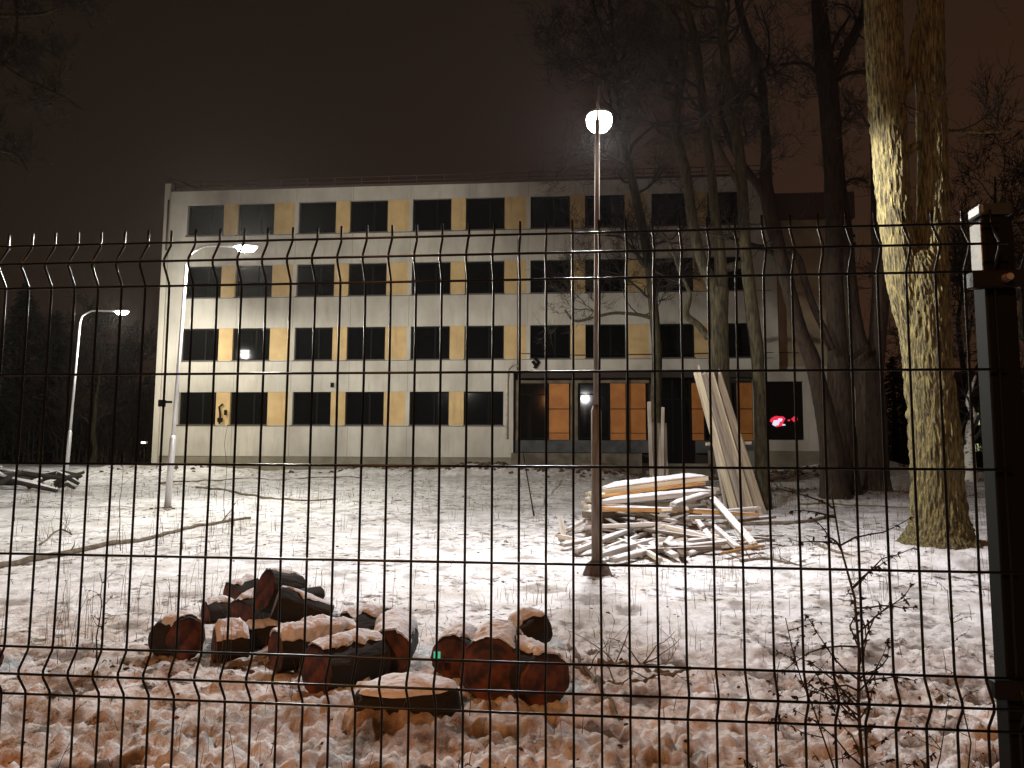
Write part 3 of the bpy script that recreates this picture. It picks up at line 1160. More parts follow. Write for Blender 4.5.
make_tree('dark straight bare tree in the middle of the trunk clump',
          [[(845, 506, 40), (844, 480, 30), (842, 440, 27), (840, 400, 24), (838, 355, 20), (835, 300, 17), (834, 240, 17), (834, 195, 18), (832, 140, 20), (829, 100, 20), (826, 75, 20), (822, 40, 17), (819, 0, 15), (816, -60, 14), (812, -160, 11), (806, -300, 7)],
           [(831, 80, 9), (841, 62, 10), (850, 42, 9), (858, 25, 8), (864, 8, 7), (868, -30, 6)],
           [(839, 79, 4), (848, 74, 4), (860, 72, 4), (872, 72, 4)],
           [(820, 76, 5), (813, 70, 4), (806, 64, 4), (794, 63, 3), (780, 65, 3)],
           [(832, 48, 4), (838, 35, 4), (846, 22, 3), (850, 15, 3)],
           [(843, 185, 3), (850, 180, 3), (860, 179, 3), (868, 183, 3)],
           [(848, 360, 6), (860, 352, 5), (868, 345, 4)]],
          24.0, M_BARKR, G_T, [(0, 12, -300, 60, 3.2, 3), (1, 7, -30, 60, 2.0, 3), (3, 4, 55, 80, 1.2, 2), (4, 3, 10, 50, 1.0, 2)], seed=18, ridge=.06, sides=26, step=.08)
make_tree('split bare tree immediately left of the thick lit trunk',
          [[(873, 503, 44), (873, 480, 32), (872, 440, 29), (871, 400, 28), (866, 370, 26), (858, 345, 20), (853, 320, 17), (849, 280, 15), (846, 235, 13), (842, 190, 9), (838, 130, 6), (835, 70, 5)],
           [(873, 420, 18), (875, 370, 17), (878, 330, 17), (881, 290, 17), (880, 250, 16), (877, 215, 12), (875, 180, 8), (873, 130, 7), (872, 80, 6), (871, 20, 5)],
           [(884, 284, 5), (890, 283, 4), (894, 284, 4)]],
          25.0, M_BARKR, G_T, [(0, 7, 60, 200, 1.6, 3), (1, 7, 10, 150, 1.6, 3)], seed=22, ridge=.06, sides=26, step=.08)

# background trees grown freely
def free_tree(label, x, y, h, r, seed, group, name='bare_tree', bark=None, kids=(5, 8), lvl=3, n=12, cat='tree', minr=.008, spread=.42, lean=0.0):
    rr = random.Random(seed)
    z0 = gz(x, y) - .1
    t = empty(name, (x, y, z0))
    tag(t, label, cat, group)
    mb = MB()
    pts = [(lean * k / 8 * h * .3 + rr.gauss(0, .03 * h * k / 8), rr.gauss(0, .02 * h), h * k / 8, r * (1 - .85 * k / 8)) for k in range(9)]
    pts[0] = (0, 0, 0, r * 1.3)
    Q = trunk_tube(mb, pts, .25, 10, .05, 0, seed)
    mb.build('trunk', bark or M_BARK, t, smooth=True)
    tb = MB()
    for i in range(n):
        k = int(len(Q) * rr.uniform(.3, .98))
        q = Q[k]
        a = rr.uniform(0, 6.28)
        d = Vector((math.cos(a), math.sin(a), rr.uniform(.25, 1.1)))
        grow(tb, Vector(q[:3]), d, h * spread * rr.uniform(.6, 1.1) * (1.1 - .5 * k / len(Q)), max(q[3] * .5, .02), lvl, rr, minr=minr, kids=kids)
    tb.build('branches', M_TWIG, t)
    return t


def px2(px, Y):
    p = at(px, 462, Y)
    return p.x


G_R = 'bare trees beyond the lot on the right'
free_tree('bare tree far right behind the fence post', px2(1010, 40), 40, 16, .28, 41, G_R, kids=(5, 7), minr=.016)
free_tree('bare tree far right between thick trunk and fence post', px2(968, 46), 46, 15, .26, 42, G_R, kids=(5, 7), minr=.018)
free_tree('leafless young tree at the far right with crooked top', px2(1040, 30), 30, 10, .2, 43, G_R, kids=(5, 7), minr=.012)
free_tree('white birch at far right', px2(968, 33), 33, 4.6, .30, 44, None, name='birch_tree', bark=M_BIRCH, n=7, kids=(3, 4), lvl=2, minr=.012, lean=.25)
G_L = 'dark bare trees left of the building'
for i, (px_, Y, h, lb) in enumerate([(92, 52, 9, 'low dark bare tree under the far lamp arm'), (128, 56, 8.5, 'dark bare bush-like tree against the left building corner'),
                                     (40, 58, 11, 'dark tall bare tree at the left between the firs'), (112, 66, 8, 'small faint bare tree behind the far lamp')]):
    free_tree(lb, px2(px_, Y), Y, h, .2, 60 + i, G_L, kids=(5, 7), minr=.02)
# tree whose twigs hang into the top left corner
make_tree('bare tree at the left edge reaching twigs into the top corner',
          [[(-70, 500, 26), (-62, 400, 22), (-52, 300, 18), (-46, 200, 15), (-40, 100, 12), (-30, 0, 9), (-20, -100, 6)],
           [(-46, 110, 7), (-20, 75, 6), (0, 60, 5), (12, 46, 4), (17, 30, 3), (16, 0, 2.5)],
           [(-40, 40, 6), (-15, 18, 5), (10, 15, 4), (40, 14, 3), (60, 8, 2)],
           [(-44, 60, 6), (-10, 62, 5), (10, 70, 4), (30, 82, 3), (60, 95, 2.5), (85, 112, 1.5)],
           [(-46, 120, 6), (-20, 145, 5), (0, 150, 4), (18, 156, 3), (30, 175, 2)]],
          17.0, M_BARK, G_L, [(1, 7, 0, 90, 1.1, 3), (2, 8, 0, 30, 1.2, 3), (3, 8, 60, 110, 1.1, 3), (4, 6, 130, 180, .9, 3)], seed=71, sides=12)


def fir(label, x, y, h, w, seed, group):
    rr = random.Random(seed)
    z0 = gz(x, y) - .1
    t = empty('fir_tree', (x, y, z0))
    tag(t, label, 'fir tree', group)
    m = MB()
    m.tube([(0, 0, 0), (0, 0, h)], [w * .07, .01], 7)
    m.build('trunk', M_BARK, t)
    m = MB()
    nz = int(h * 7)
    for i in range(nz):
        f = (i + .5) / nz
        z = .06 * h + .94 * h * f
        L = w * (1 - f) ** .85 * .55 + .08
        for k in range(9):
            a = rr.uniform(0, 6.28)
            ln = L * rr.uniform(.55, 1.15)
            d = Vector((math.cos(a), math.sin(a), 0))
            p = Vector((0, 0, z))
            tip = p + d * ln + Vector((0, 0, -ln * .35 + .1))
            s = d.cross(Vector((0, 0, 1)))
            for q in range(4):
                c = p.lerp(tip, (q + 1) / 4)
                wv = ln * .16 * (1.25 - q / 4)
                dz = rr.uniform(.05, .16)
                m.add([c - d * .18, c + s * wv + Vector((0, 0, -dz)), c + d * .16, c - s * wv + Vector((0, 0, -dz))], [(0, 1, 2), (0, 2, 3)])
    m.build('crown', mat('fir_needles', (.022, .032, .018), .9, noise_scale=3, col2=(.04, .055, .03)), t)


G_F = 'dark firs behind the lot'
fir('narrow dark fir left of the thick lit trunk', px2(897, 62), 62, 9.2, 6.0, 1, G_F)
fir('tall dark fir at the far left edge', px2(14, 60), 60, 14.5, 8.0, 2, G_F)
fir('dark fir second from the left edge', px2(47, 64), 64, 13.0, 7.0, 3, G_F)
fir('broad dark fir far left partly out of the picture', px2(-30, 56), 56, 14.0, 8.0, 4, G_F)

# far wood and scrub closing the view left and right
def thicket(label, x0, x1, y, h, n, seed):
    rr = random.Random(seed)
    m = MB()
    for i in range(n):
        x = x0 + (x1 - x0) * rr.random()
        yy = y + rr.uniform(-5, 5)
        z = gz(x, yy) - .1
        hh = h * rr.uniform(.5, 1.15)
        top = Vector((x + rr.gauss(0, .6), yy + rr.gauss(0, .4), z + hh))
        m.tube([(x, yy, z), (x + rr.gauss(0, .2), yy, z + hh * .5), top], [.05, .035, .01], 4, cap=False)
        for k in range(12):
            f = rr.uniform(.15, .95)
            p = Vector((x, yy, z)).lerp(top, f)
            a = rr.uniform(0, 6.28)
            e = p + Vector((math.cos(a), math.sin(a), rr.uniform(.3, 1.3))) * hh * .22 * rr.uniform(.5, 1.2)
            m.tube([p, p.lerp(e, .5) + Vector((rr.gauss(0, .1), 0, .1)), e], [.022, .016, .008], 3, cap=False)
            for _ in range(3):
                e2 = e + Vector((rr.gauss(0, .5), rr.gauss(0, .5), rr.uniform(0, .8)))
                m.tube([p.lerp(e, rr.uniform(.3, .9)), e2], [.012, .006], 3, cap=False)
    o = m.build('scrub', M_TWIG)
    tag(o, label, 'scrub', kind='stuff')


thicket('dark leafless thicket closing off the lot left of the building', -52, -20, 60, 5.5, 420, 5)
thicket('dark leafless thicket far behind on the right', 21, 75, 68, 5.0, 420, 6)

# distant dark house with two lit windows
hx = px2(985, 70)
hs_ = empty('house', (hx, 70, 1.2), R(-6))
tag(hs_, 'distant dark house with two small lit windows at far right', 'house')
m = MB()
m.box(-4.0, 6, 0, 8, -.5, 6.2)
m.build('wall', mat('dark_house_wall', (.05, .045, .04), .9), hs_)
m = MB()
m.add([(-4.4, -.4, 6.2), (6.4, -.4, 6.2), (6.4, 8.4, 6.2), (-4.4, 8.4, 6.2), (-4.4, 4, 9), (6.4, 4, 9)], [(0, 1, 5, 4), (2, 3, 4, 5), (0, 4, 3), (1, 2, 5), (0, 3, 2, 1)])
m.build('roof', M_ROOF, hs_)
for z0, z1 in ((3.6, 4.8), (1.2, 2.0)):
    m = MB()
    m.box(-1.3, -.3, -.08, -.003, z0, z1 - .1)
    m.build('window', mat('lit_window', (.5, .5, .3), emit=(.75, .80, .42), strength=.75), hs_)

# ------------------------------------------------------------------ boards
def mat_wood(name, a, b, sc_=3):
    return mat(name, a, .8, noise_scale=sc_, col2=b, stretch=(.35, 5, 5), bump=.3, bump_scale=12, detail=8)


W_GREY = mat_wood('weathered_board', (.26, .22, .18), (.46, .41, .35))
W_PALE = mat_wood('pale_board', (.30, .25, .17), (.56, .49, .36))
W_ORNG = mat_wood('orange_stained_board', (.22, .10, .03), (.55, .30, .10), 6)
W_DARK = mat_wood('wet_dark_board', (.07, .05, .035), (.16, .115, .08))
M_SNOW = mat('snow_cap', (.78, .78, .80), .8, noise_scale=6, col2=(.68, .66, .65), bump=1.0, bump_scale=26, spec=.2)


def board(p0, p1, w, t, m, label, group=None, name='wooden_board', roll=0.0, snow=0.0, cat='board'):
    p0, p1 = Vector(p0), Vector(p1)
    d = p1 - p0
    L = d.length
    q = d.to_track_quat('X', 'Z') @ Quaternion((1, 0, 0), roll)
    mb = MB()
    n = 6
    bow = random.uniform(-.012, .012) * L / 3
    vs_, fs = [], []
    for i in range(n + 1):
        x = L * i / n
        o = bow * math.sin(math.pi * i / n) * .5
        for (a, b) in ((-1, -1), (1, -1), (1, 1), (-1, 1)):
            vs_.append((x + (random.uniform(-.01, .01) if i in (0, n) else 0), a * w / 2, b * t / 2 + o))
    for i in range(n):
        for k in range(4):
            a, b = i * 4 + k, i * 4 + (k + 1) % 4
            fs.append((a, a + 4, b + 4, b))
    fs += [(0, 1, 2, 3), tuple(n * 4 + k for k in (3, 2, 1, 0))]
    mb.add(vs_, fs)
    o = mb.build(name, m)
    o.location = p0
    o.rotation_mode = 'QUATERNION'
    o.rotation_quaternion = q
    tag(o, label, cat, group)
    if snow > 0:
        sb = MB()
        nx, ny = max(8, int(L / .08)), 5
        vs_, fs = [], []
        for layer in (0, 1):
            for i in range(nx + 1):
                for j in range(ny + 1):
                    x = L * (.02 + .96 * i / nx)
                    y = w * (-.5 + j / ny) * 1.02
                    e = min(1, 5 * min(j / ny, 1 - j / ny) + .45) * min(1, 6 * min(i / nx, 1 - i / nx) + .2)
                    h = t / 2 + .5 * bow * math.sin(math.pi * i / nx) + (.003 + layer * max(.002, snow * e * (.85 + .18 * float(noise(x / .2, y / .1, p0.x * 3, 5)))))
                    vs_.append((x, y, h))
        s1 = (nx + 1) * (ny + 1)
        for i in range(nx):
            for j in range(ny):
                a = i * (ny + 1) + j
                fs.append((s1 + a, s1 + a + ny + 1, s1 + a + ny + 2, s1 + a + 1))
                fs.append((a, a + 1, a + ny + 2, a + ny + 1))
        for i in range(nx):
            for j in (0, ny):
                a = i * (ny + 1) + j
                fs.append((a, a + ny + 1, s1 + a + ny + 1, s1 + a))
        for j in range(ny):
            for i in (0, nx):
                a = i * (ny + 1) + j
                fs.append((a, a + 1, s1 + a + 1, s1 + a))
        sb.add(vs_, fs)
        sb.build('snow_cap', M_SNOW, o, smooth=True)
    return o


# tall boards leaning on the tree
G_LEAN = 'tall boards leaning on the tree'
Yl = 19.4
for (xt, yt, xb, yb, wpx, mm, dy, lb) in [
        (697, 371, 735, 506, 9, W_PALE, .0, 'leftmost tall pale board leaning against the tree'),
        (703, 373, 745, 508, 8, W_GREY, .12, 'second tall board from the left leaning on the tree'),
        (710, 372, 752, 507, 8, W_PALE, -.02, 'third tall board from the left leaning on the tree'),
        (716, 371, 762, 508, 10, W_PALE, .10, 'fourth and widest tall board leaning on the tree'),
        (701, 377, 741, 505, 5, W_DARK, .28, 'dark narrow board hidden among the tall leaning boards'),
        (699, 365, 726, 470, 3, W_GREY, .3, 'thin lath tip rising above the leaning boards'),
        (731, 444, 764, 505, 9, W_GREY, .05, 'shorter right-hand board leaning with the tall ones')]:
    p1 = at(xt, yt, Yl + .85 + dy)
    p0 = at(xb, yb, Yl + dy - .1)
    p0.z = gz(p0.x, p0.y) - .03
    board(p0, p1, wpx * 20 / FPX, .04, mm, lb, G_LEAN, roll=R(90) + random.uniform(-.1, .1))
board(at(706, 444, 20.05), at(751, 443, 20.15), .08, .08, W_PALE, 'short squared timber sticking out crosswise of the leaning boards', roll=0)
# second bundle against the slender tree further back
G_BUN = 'narrow boards leaning behind the heap'
for i, (xt, yt, xb, yb) in enumerate([(649, 402, 652, 474), (653, 423, 655, 475), (659, 424, 659, 476), (663, 408, 662, 475), (665, 424, 666, 476), (661, 430, 669, 476)]):
    p0 = at(xb, yb, 27.6)
    p0.z = gz(p0.x, p0.y) - .05
    board(p0, at(xt, yt, 28.3 + .06 * i), .17, .12, W_GREY, f"grey narrow board, {['first', 'second', 'third', 'fourth', 'fifth', 'sixth'][i]} from the left in the bundle standing behind the heap", G_BUN, roll=R(90))

def heap_label(p, q, mm, snow, cross=False):
    mid_ = (Vector(p) + Vector(q)) / 2
    col_ = {id(W_GREY): 'grey', id(W_PALE): 'pale', id(W_DARK): 'dark', id(W_ORNG): 'orange brown'}[id(mm)]
    L_ = (Vector(q) - Vector(p)).length
    size = 'short' if L_ < .8 else ('medium' if L_ < 1.3 else 'long')
    zone = ['far left', 'left', 'centre', 'right', 'far right'][min(4, max(0, int((mid_.x - 1.6) / .58)))]
    row = 'front' if mid_.y < 13.6 else ('midst' if mid_.y < 14.5 else 'rear')
    high = 'high' if mid_.z > .42 else 'low'
    d_ = Vector(q) - Vector(p)
    way = 'pointing forward' if abs(d_.y) > abs(d_.x) else ('tilted' if abs(d_.z) > .12 else 'level')
    return f"{size} {col_} {'snowy' if snow > 0 else 'bare'} board, {way}, {high} in the {zone} {row} of the plank heap"


# the plank heap: long beams stacked over a tangle of short boards
G_HEAP = 'boards in the snowy plank heap'


def hp(px, py, Y):
    return at(px, py, Y)


# neat upper stack, seen from the side
stack = [
    (587, 500, 700, 488, 15.2, 15.9, .3, .08, W_GREY, .06, 'snowy grey beam second row back in the upper heap stack'),
    (584, 504, 714, 496, 15.4, 16.1, .3, .10, W_GREY, .06, 'rearmost thick grey beam of the upper heap stack'),
    (592, 499, 640, 497, 14.8, 15.0, .25, .08, W_PALE, .05, 'short pale beam end poking from the upper stack on the left'),
    # x0,y0, x1,y1, Y0,Y1, w, t, mat, snow, label
    (601, 491, 704, 478, 14.9, 15.6, .34, .09, W_PALE, .07, 'topmost snow covered beam of the plank heap'),
    (599, 496, 702, 483, 14.7, 15.4, .26, .05, W_ORNG, .0, 'orange plank directly under the topmost beam'),
    (588, 494, 716, 489, 15.3, 16.0, .3, .06, W_PALE, .04, 'snow edged plank behind the topmost beam of the heap'),
    (598, 503, 712, 492, 14.6, 15.3, .30, .07, W_GREY, .05, 'grey snow covered beam in the middle of the heap'),
    (603, 505, 700, 488, 14.9, 15.5, .2, .05, W_ORNG, .0, 'thin orange plank in the middle of the heap'),
    (586, 508, 716, 500, 14.9, 15.6, .34, .08, W_PALE, .05, 'wide snowy beam low in the upper stack of the heap'),
    (600, 509, 720, 512, 14.3, 14.7, .12, .07, W_ORNG, .015, 'long yellow brown beam slanting right across the heap front'),
    (602, 506, 758, 515, 14.5, 15.2, .09, .06, W_ORNG, .01, 'longest thin brown batten crossing the heap to the right'),
    (673, 505, 708, 494, 14.2, 15.0, .16, .05, W_GREY, .03, 'short grey board angled on the right of the upper stack'),
    (586, 515, 655, 512, 14.6, 15.2, .3, .12, W_DARK, .03, 'dark shadowed beam under the upper stack'),
]
for (x0, y0, x1, y1, Y0, Y1, w, t, mm, sn, lb) in stack:
    board(hp(x0, y0, Y0), hp(x1, y1, Y1), w, t, mm, lb, G_HEAP, snow=sn * 1.5)
rr = random.Random(99)
# battens under the heap so that the beams rest on something
for k, (px_, Y) in enumerate([(590, 14.9), (640, 15.0), (700, 15.2)]):
    for lv in range(3):
        p = at(px_, 510, Y)
        g = gz(p.x, p.y)
        z = g + .05 + .13 * lv
        board((p.x - .05, Y - .35, z), (p.x + .05, Y + .5, z), .14, .12, W_DARK if lv < 2 else W_GREY,
              f"squared cross timber {['at the bottom', 'second up', 'on top'][lv]} of the {['left', 'middle', 'right'][k]} support stack under the heap beams", G_HEAP)
low = [
    (575, 551, 655, 520, .10, .05, W_GREY, .02), (583, 545, 668, 517, .09, .05, W_PALE, .02), (600, 556, 690, 530, .12, .06, W_GREY, .035), (604, 549, 662, 527, .1, .04, W_PALE, .02),
    (612, 560, 702, 538, .12, .06, W_GREY, .03), (628, 552, 720, 548, .14, .06, W_DARK, .02), (640, 545, 720, 535, .12, .06, W_GREY, .03), (655, 536, 735, 525, .12, .05, W_PALE, .04),
    (690, 512, 712, 540, .10, .05, W_PALE, .03), (712, 498, 754, 545, .12, .06, W_PALE, .03), (706, 520, 738, 548, .10, .05, W_GREY, .03), (660, 531, 745, 541, .14, .08, W_GREY, .02),
    (680, 548, 745, 541, .1, .07, W_GREY, .02), (724, 553, 762, 546, .12, .04, W_ORNG, .0), (560, 517, 564, 538, .10, .05, W_GREY, .0), (568, 530, 600, 512, .10, .05, W_GREY, .02),
    (600, 519, 614, 527, .12, .08, W_ORNG, .0), (607, 514, 625, 524, .1, .08, W_ORNG, .0), (667, 517, 706, 507, .1, .05, W_PALE, .04), (672, 524, 700, 514, .12, .05, W_GREY, .05),
    (562, 545, 610, 536, .1, .05, W_GREY, .03), (664, 530, 684, 556, .1, .04, W_DARK, .0), (642, 540, 676, 556, .1, .05, W_GREY, .02), (718, 512, 760, 508, .1, .05, W_GREY, .02),
    (700, 500, 724, 508, .14, .1, W_GREY, .03), (728, 522, 775, 517, .1, .05, W_DARK, .02), (590, 530, 640, 548, .1, .05, W_GREY, .02), (620, 535, 660, 560, .09, .05, W_PALE, .02),
]
low_labels = ['grey splintered short board lying loose at the foot of the plank heap', 'pale short board with thin snow tangled in the front of the heap']
for i, (x0, y0, x1, y1, w, t, mm, sn) in enumerate(low):
    a, b = gat(x0, y0 + 6), gat(x1, y1 + 6)
    mid = (a + b) / 2
    inner = math.exp(-((mid.x - 3.1) / 1.3) ** 2 - ((mid.y - 14.4) / 1.6) ** 2)
    lift = .06 + inner * .34
    a = at(x0, y0, min(a.y, 15.2) - lift * .3)
    b = at(x1, y1, min(b.y, 15.4) - lift * .3)
    a.z = max(a.z, gz(a.x, a.y) + .03)
    b.z = max(b.z, gz(b.x, b.y) + .03)
    board(a, b, w, t, mm, heap_label(a, b, mm, sn), G_HEAP, snow=sn * .8, roll=rr.uniform(-.3, .3))
# more short broken pieces inside the tangle
for i in range(60):
    x = rr.gauss(2.9, .72)
    y = rr.uniform(12.7, 15.2)
    g = gz(x, y)
    inner = math.exp(-((x - 3.1) / 1.2) ** 2 - ((y - 14.6) / 1.0) ** 2)
    z = g + .05 + inner * rr.uniform(0, .6)
    L = rr.uniform(.5, 1.5)
    a = rr.gauss(.1, .5)
    dz = rr.uniform(-.12, .12)
    p = Vector((x - math.cos(a) * L / 2, y - math.sin(a) * L / 2, z + dz))
    q = Vector((x + math.cos(a) * L / 2, y + math.sin(a) * L / 2, z - dz))
    p.z = max(p.z, gz(p.x, p.y) + .02)
    q.z = max(q.z, gz(q.x, q.y) + .02)
    mm = rr.choice([W_GREY, W_GREY, W_PALE, W_DARK])
    sn_ = .025 if rr.random() < .65 else 0
    board(p, q, rr.uniform(.07, .14), rr.uniform(.03, .06), mm, heap_label(p, q, mm, sn_), G_HEAP, roll=rr.uniform(-.4, .4), snow=sn_)

# ------------------------------------------------------------------ sawn logs in the foreground
M_LOGBARK = mat('dark_log_bark', (.006, .0045, .003), .9, noise_scale=8, col2=(.022, .017, .010), bump=1.0, bump_scale=24, stretch=(.3, 1, 1))


def cut_mat():
    m = bpy.data.materials.new('red_cut_wood')
    m.use_nodes = True
    nt = m.node_tree
    N, L = nt.nodes, nt.links
    b = N['Principled BSDF']
    tc = N.new('ShaderNodeTexCoord')
    mp = N.new('ShaderNodeMapping')
    mp.inputs['Scale'].default_value = (0, 1, 1)
    L.new(tc.outputs['Object'], mp.inputs[0])
    w = N.new('ShaderNodeTexWave')
    w.wave_type = 'RINGS'
    w.rings_direction = 'X'
    w.inputs['Scale'].default_value = 6
    w.inputs['Distortion'].default_value = 3.0
    w.inputs['Detail'].default_value = 3
    L.new(mp.outputs[0], w.inputs['Vector'])
    n = N.new('ShaderNodeTexNoise')
    n.inputs['Scale'].default_value = 9
    n.inputs['Detail'].default_value = 6
    L.new(mp.outputs[0], n.inputs['Vector'])
    ad = N.new('ShaderNodeMath')
    ad.operation = 'MULTIPLY_ADD'
    L.new(w.outputs['Fac'], ad.inputs[0])
    ad.inputs[1].default_value = .06
    L.new(n.outputs['Fac'], ad.inputs[2])
    r = N.new('ShaderNodeValToRGB')
    r.color_ramp.elements[0].position = .38
    r.color_ramp.elements[0].color = (.012, .004, .003, 1)
    r.color_ramp.elements[1].position = .72
    r.color_ramp.elements[1].color = (.16, .046, .019, 1)
    L.new(ad.outputs[0], r.inputs[0])
    L.new(r.outputs[0], b.inputs['Base Color'])
    b.inputs['Roughness'].default_value = .7
    return m


M_CUT = cut_mat()


def log(px, py, rpx, Y, yaw, length, label, cover=.62, tilt=0.0, snow=.04, group='sawn logs in the snow', heart=True, sq=1.0, zl=None, name='sawn_log', seed=0):
    """px,py: centre of the near cut face; yaw: heading of the axis away from the camera (0 = straight away, + = to the right)"""
    c = at(px, py, Y)
    r = rpx * Y / FPX
    g = gz(c.x, c.y)
    if zl is None:
        dr = ray(px, py)
        for _ in range(60):
            if c.z <= gz(c.x, c.y) + r * .92:
                break
            c = c + dr * .04
        c.z = max(c.z, gz(c.x, c.y) + r * .80)
    d = Vector((math.sin(yaw) * math.cos(tilt), math.cos(yaw) * math.cos(tilt), math.sin(tilt)))
    q = d.to_track_quat('X', 'Z')
    n, sides = 14, 36
    mb = MB()
    disp = []
    ang = np.arange(sides) / sides * 2 * np.pi
    xs_ = np.linspace(0, length, n + 1)
    D = .07 * fbm(np.cos(ang)[None, :] * 1.2, np.sin(ang)[None, :] * 1.2, xs_[:, None] / .5, 2, seed + 3) + .035 * fbm(np.cos(ang)[None, :] * 6, np.sin(ang)[None, :] * 6, xs_[:, None] / .12, 2, seed)
    vs_, fs = [], []
    for i in range(n + 1):
        for k in range(sides):
            rad = r * (1 + D[i, k])
            if i in (0, n):
                rad *= .985
            vs_.append((xs_[i], math.cos(ang[k]) * rad * sq, math.sin(ang[k]) * rad))
    for i in range(n):
        for k in range(sides):
            a, b = i * sides + k, i * sides + (k + 1) % sides
            fs.append((a, a + sides, b + sides, b))
    fs.append(tuple(n * sides + k for k in range(sides)))
    mb.add(vs_, fs)
    o = mb.build(name, M_LOGBARK, smooth=False)
    o.data.polygons.foreach_set('use_smooth', [True] * (len(o.data.polygons) - 1) + [False])
    o.location = c
    o.rotation_mode = 'QUATERNION'
    o.rotation_quaternion = q
    tag(o, label, 'log', group)
    # cut face, slightly dished with a saw ridge
    mb = MB()
    vs_ = [(-.004, 0, 0)]
    for ring in (.35, .7, .90, .985):
        for k in range(sides):
            rad = r * (1 + D[0, k]) * ring
            dx = -.002 - .012 * ring * (.5 + .5 * math.sin(ang[k] * 1 + seed))
            if ring == .985:
                dx = .004
            vs_.append((dx, math.cos(ang[k]) * rad * sq, math.sin(ang[k]) * rad))
    fs = [(0, 1 + k, 1 + (k + 1) % sides)[::-1] for k in range(sides)]
    for j in range(3):
        for k in range(sides):
            a, b = 1 + j * sides + k, 1 + j * sides + (k + 1) % sides
            fs.append((a, b, b + sides, a + sides)[::-1])
    mb.add(vs_, fs)
    mb.build('cut_face', M_CUT, o)
    if snow > 0:
        # snow lying along the top of the log
        Qi = q.inverted()
        upl = Qi @ Vector((0, 0, 1))
        a0 = math.atan2(upl.z, upl.y)
        sb = MB()
        nx, na = 44, 28
        vs_, fs = [], []
        for layer in (0, 1):
            for i in range(nx + 1):
                x = length * (-.01 + 1.0 * i / nx)
                for j in range(na + 1):
                    half = cover + .34 * float(fbm(x / .13, seed * 3.3, 0, 3, 8 + seed + (0 if j < na / 2 else 50)))
                    a = a0 + half * (2 * j / na - 1)
                    e = (1 - (2 * j / na - 1) ** 2) ** .5 * min(1, 5 * min(i / nx + .06, 1.03 - i / nx))
                    th = .75 * snow * max(.0, e) * max(.25, .95 + .5 * float(fbm(x / .12, a / .5, seed, 4, 4, .5)))
                    rad = r * (1 + np.interp(x, xs_, D[:, int((a % (2 * math.pi)) / (2 * math.pi) * sides) % sides])) + (.003 + layer * max(.001, th))
                    vs_.append((x, math.cos(a) * rad * sq, math.sin(a) * rad))
        s1 = (nx + 1) * (na + 1)
        w1 = na + 1
        for i in range(nx):
            for j in range(na):
                a = i * w1 + j
                fs.append((s1 + a, s1 + a + w1, s1 + a + w1 + 1, s1 + a + 1))
        for i in range(nx):
            for j in (0, na):
                a = i * w1 + j
                fs.append((a, a + w1, s1 + a + w1, s1 + a))
        for j in range(na):
            for i in (0, nx):
                a = i * w1 + j
                fs.append((a, a + 1, s1 + a + 1, s1 + a))
        sb.add(vs_, fs)
        sb.build('snow_cap', M_SNOW, o, smooth=True)
    return o


log(316, 671, 25, 5.15, R(38), .52, 'thick log with red cut face, nearest of the left heap', snow=.05, seed=1, cover=.55)
log(276, 652, 20, 5.65, R(52), .62, 'snow topped log behind the nearest one in the left heap', snow=.075, seed=2, cover=.8)
log(389, 655, 23, 5.6, R(-2), .62, 'log at the right end of the left heap, snow on its back', snow=.055, seed=3, cover=.85)
log(214, 647, 17, 5.8, R(60), .26, 'stubby log buried under orange lit snow in the left heap', snow=.09, seed=4, cover=1.05)
log(187, 638, 21, 6.1, R(-50), .30, 'leftmost log of the left heap, tilted and dark', tilt=R(-9), snow=.035, seed=5, cover=.55)
log(243, 616, 19, 6.3, R(24), .30, 'dark log in the middle of the left heap', tilt=R(18), snow=.03, seed=6, cover=.35)
log(276, 603, 16, 6.5, R(74), .46, 'long dark log lying across the back of the left heap', tilt=R(-20), snow=.02, seed=7, cover=.25, zl=1)
log(232, 598, 18, 6.9, R(40), .28, 'dark log high at the back left of the left heap', tilt=R(8), snow=.045, seed=8, cover=.5)
log(264, 590, 21, 7.0, R(50), .30, 'topmost dark log of the left heap', tilt=R(-14), snow=.025, seed=9, zl=1, cover=.3)
log(205, 613, 12, 6.8, R(45), .28, 'small log at the far left back of the left heap', snow=.045, seed=10, cover=.7)
log(346, 632, 19, 6.2, R(40), .44, 'snowy log between the two right logs of the left heap', snow=.05, seed=11, cover=.6)
log(301, 598, 8, 6.8, R(30), .22, 'short thin log end on the top right of the left heap', snow=.0, seed=12, zl=1)
log(300, 634, 15, 6.0, R(65), .40, 'mostly hidden log under the snow in the middle of the left heap', snow=.07, seed=21, cover=.9)
log(245, 640, 14, 6.1, R(50), .30, 'low dark log wedged between the snow topped logs on the left', snow=.05, seed=22, cover=.7)
G2 = 'sawn logs in the snow'
r1 = log(452, 659, 22, 5.6, R(10), .40, 'log with a green tag, leftmost of the right group', snow=.045, seed=13)
log(490, 671, 32, 5.2, R(12), .40, 'biggest log with wide red face in the right group', snow=.05, seed=14, sq=1.0)
log(545, 684, 27, 5.1, R(-25), .45, 'round log at the right end of the right group', snow=.05, seed=15)
log(514, 640, 18, 5.9, R(55), .30, 'mossy log behind the right group with snow on its back', tilt=R(15), snow=.07, seed=16)
log(-16, 662, 24, 4.3, R(-60), .4, 'red log end at the very left edge of the picture', snow=.0, seed=18)
# green tag on its cut face
m = MB()
c = at(437, 655, 5.52)
m.box(-.024, .024, -.004, .004, -.022, .022)
tg = m.build('reflective_tag', mat('green_tag', (.05, .55, .38), .4, emit=(.05, .55, .36), strength=.55), loc=c)  # the glow stands in for lamp light thrown back by the tag
tag(tg, 'small bright green reflective tag on a log face', 'tag')
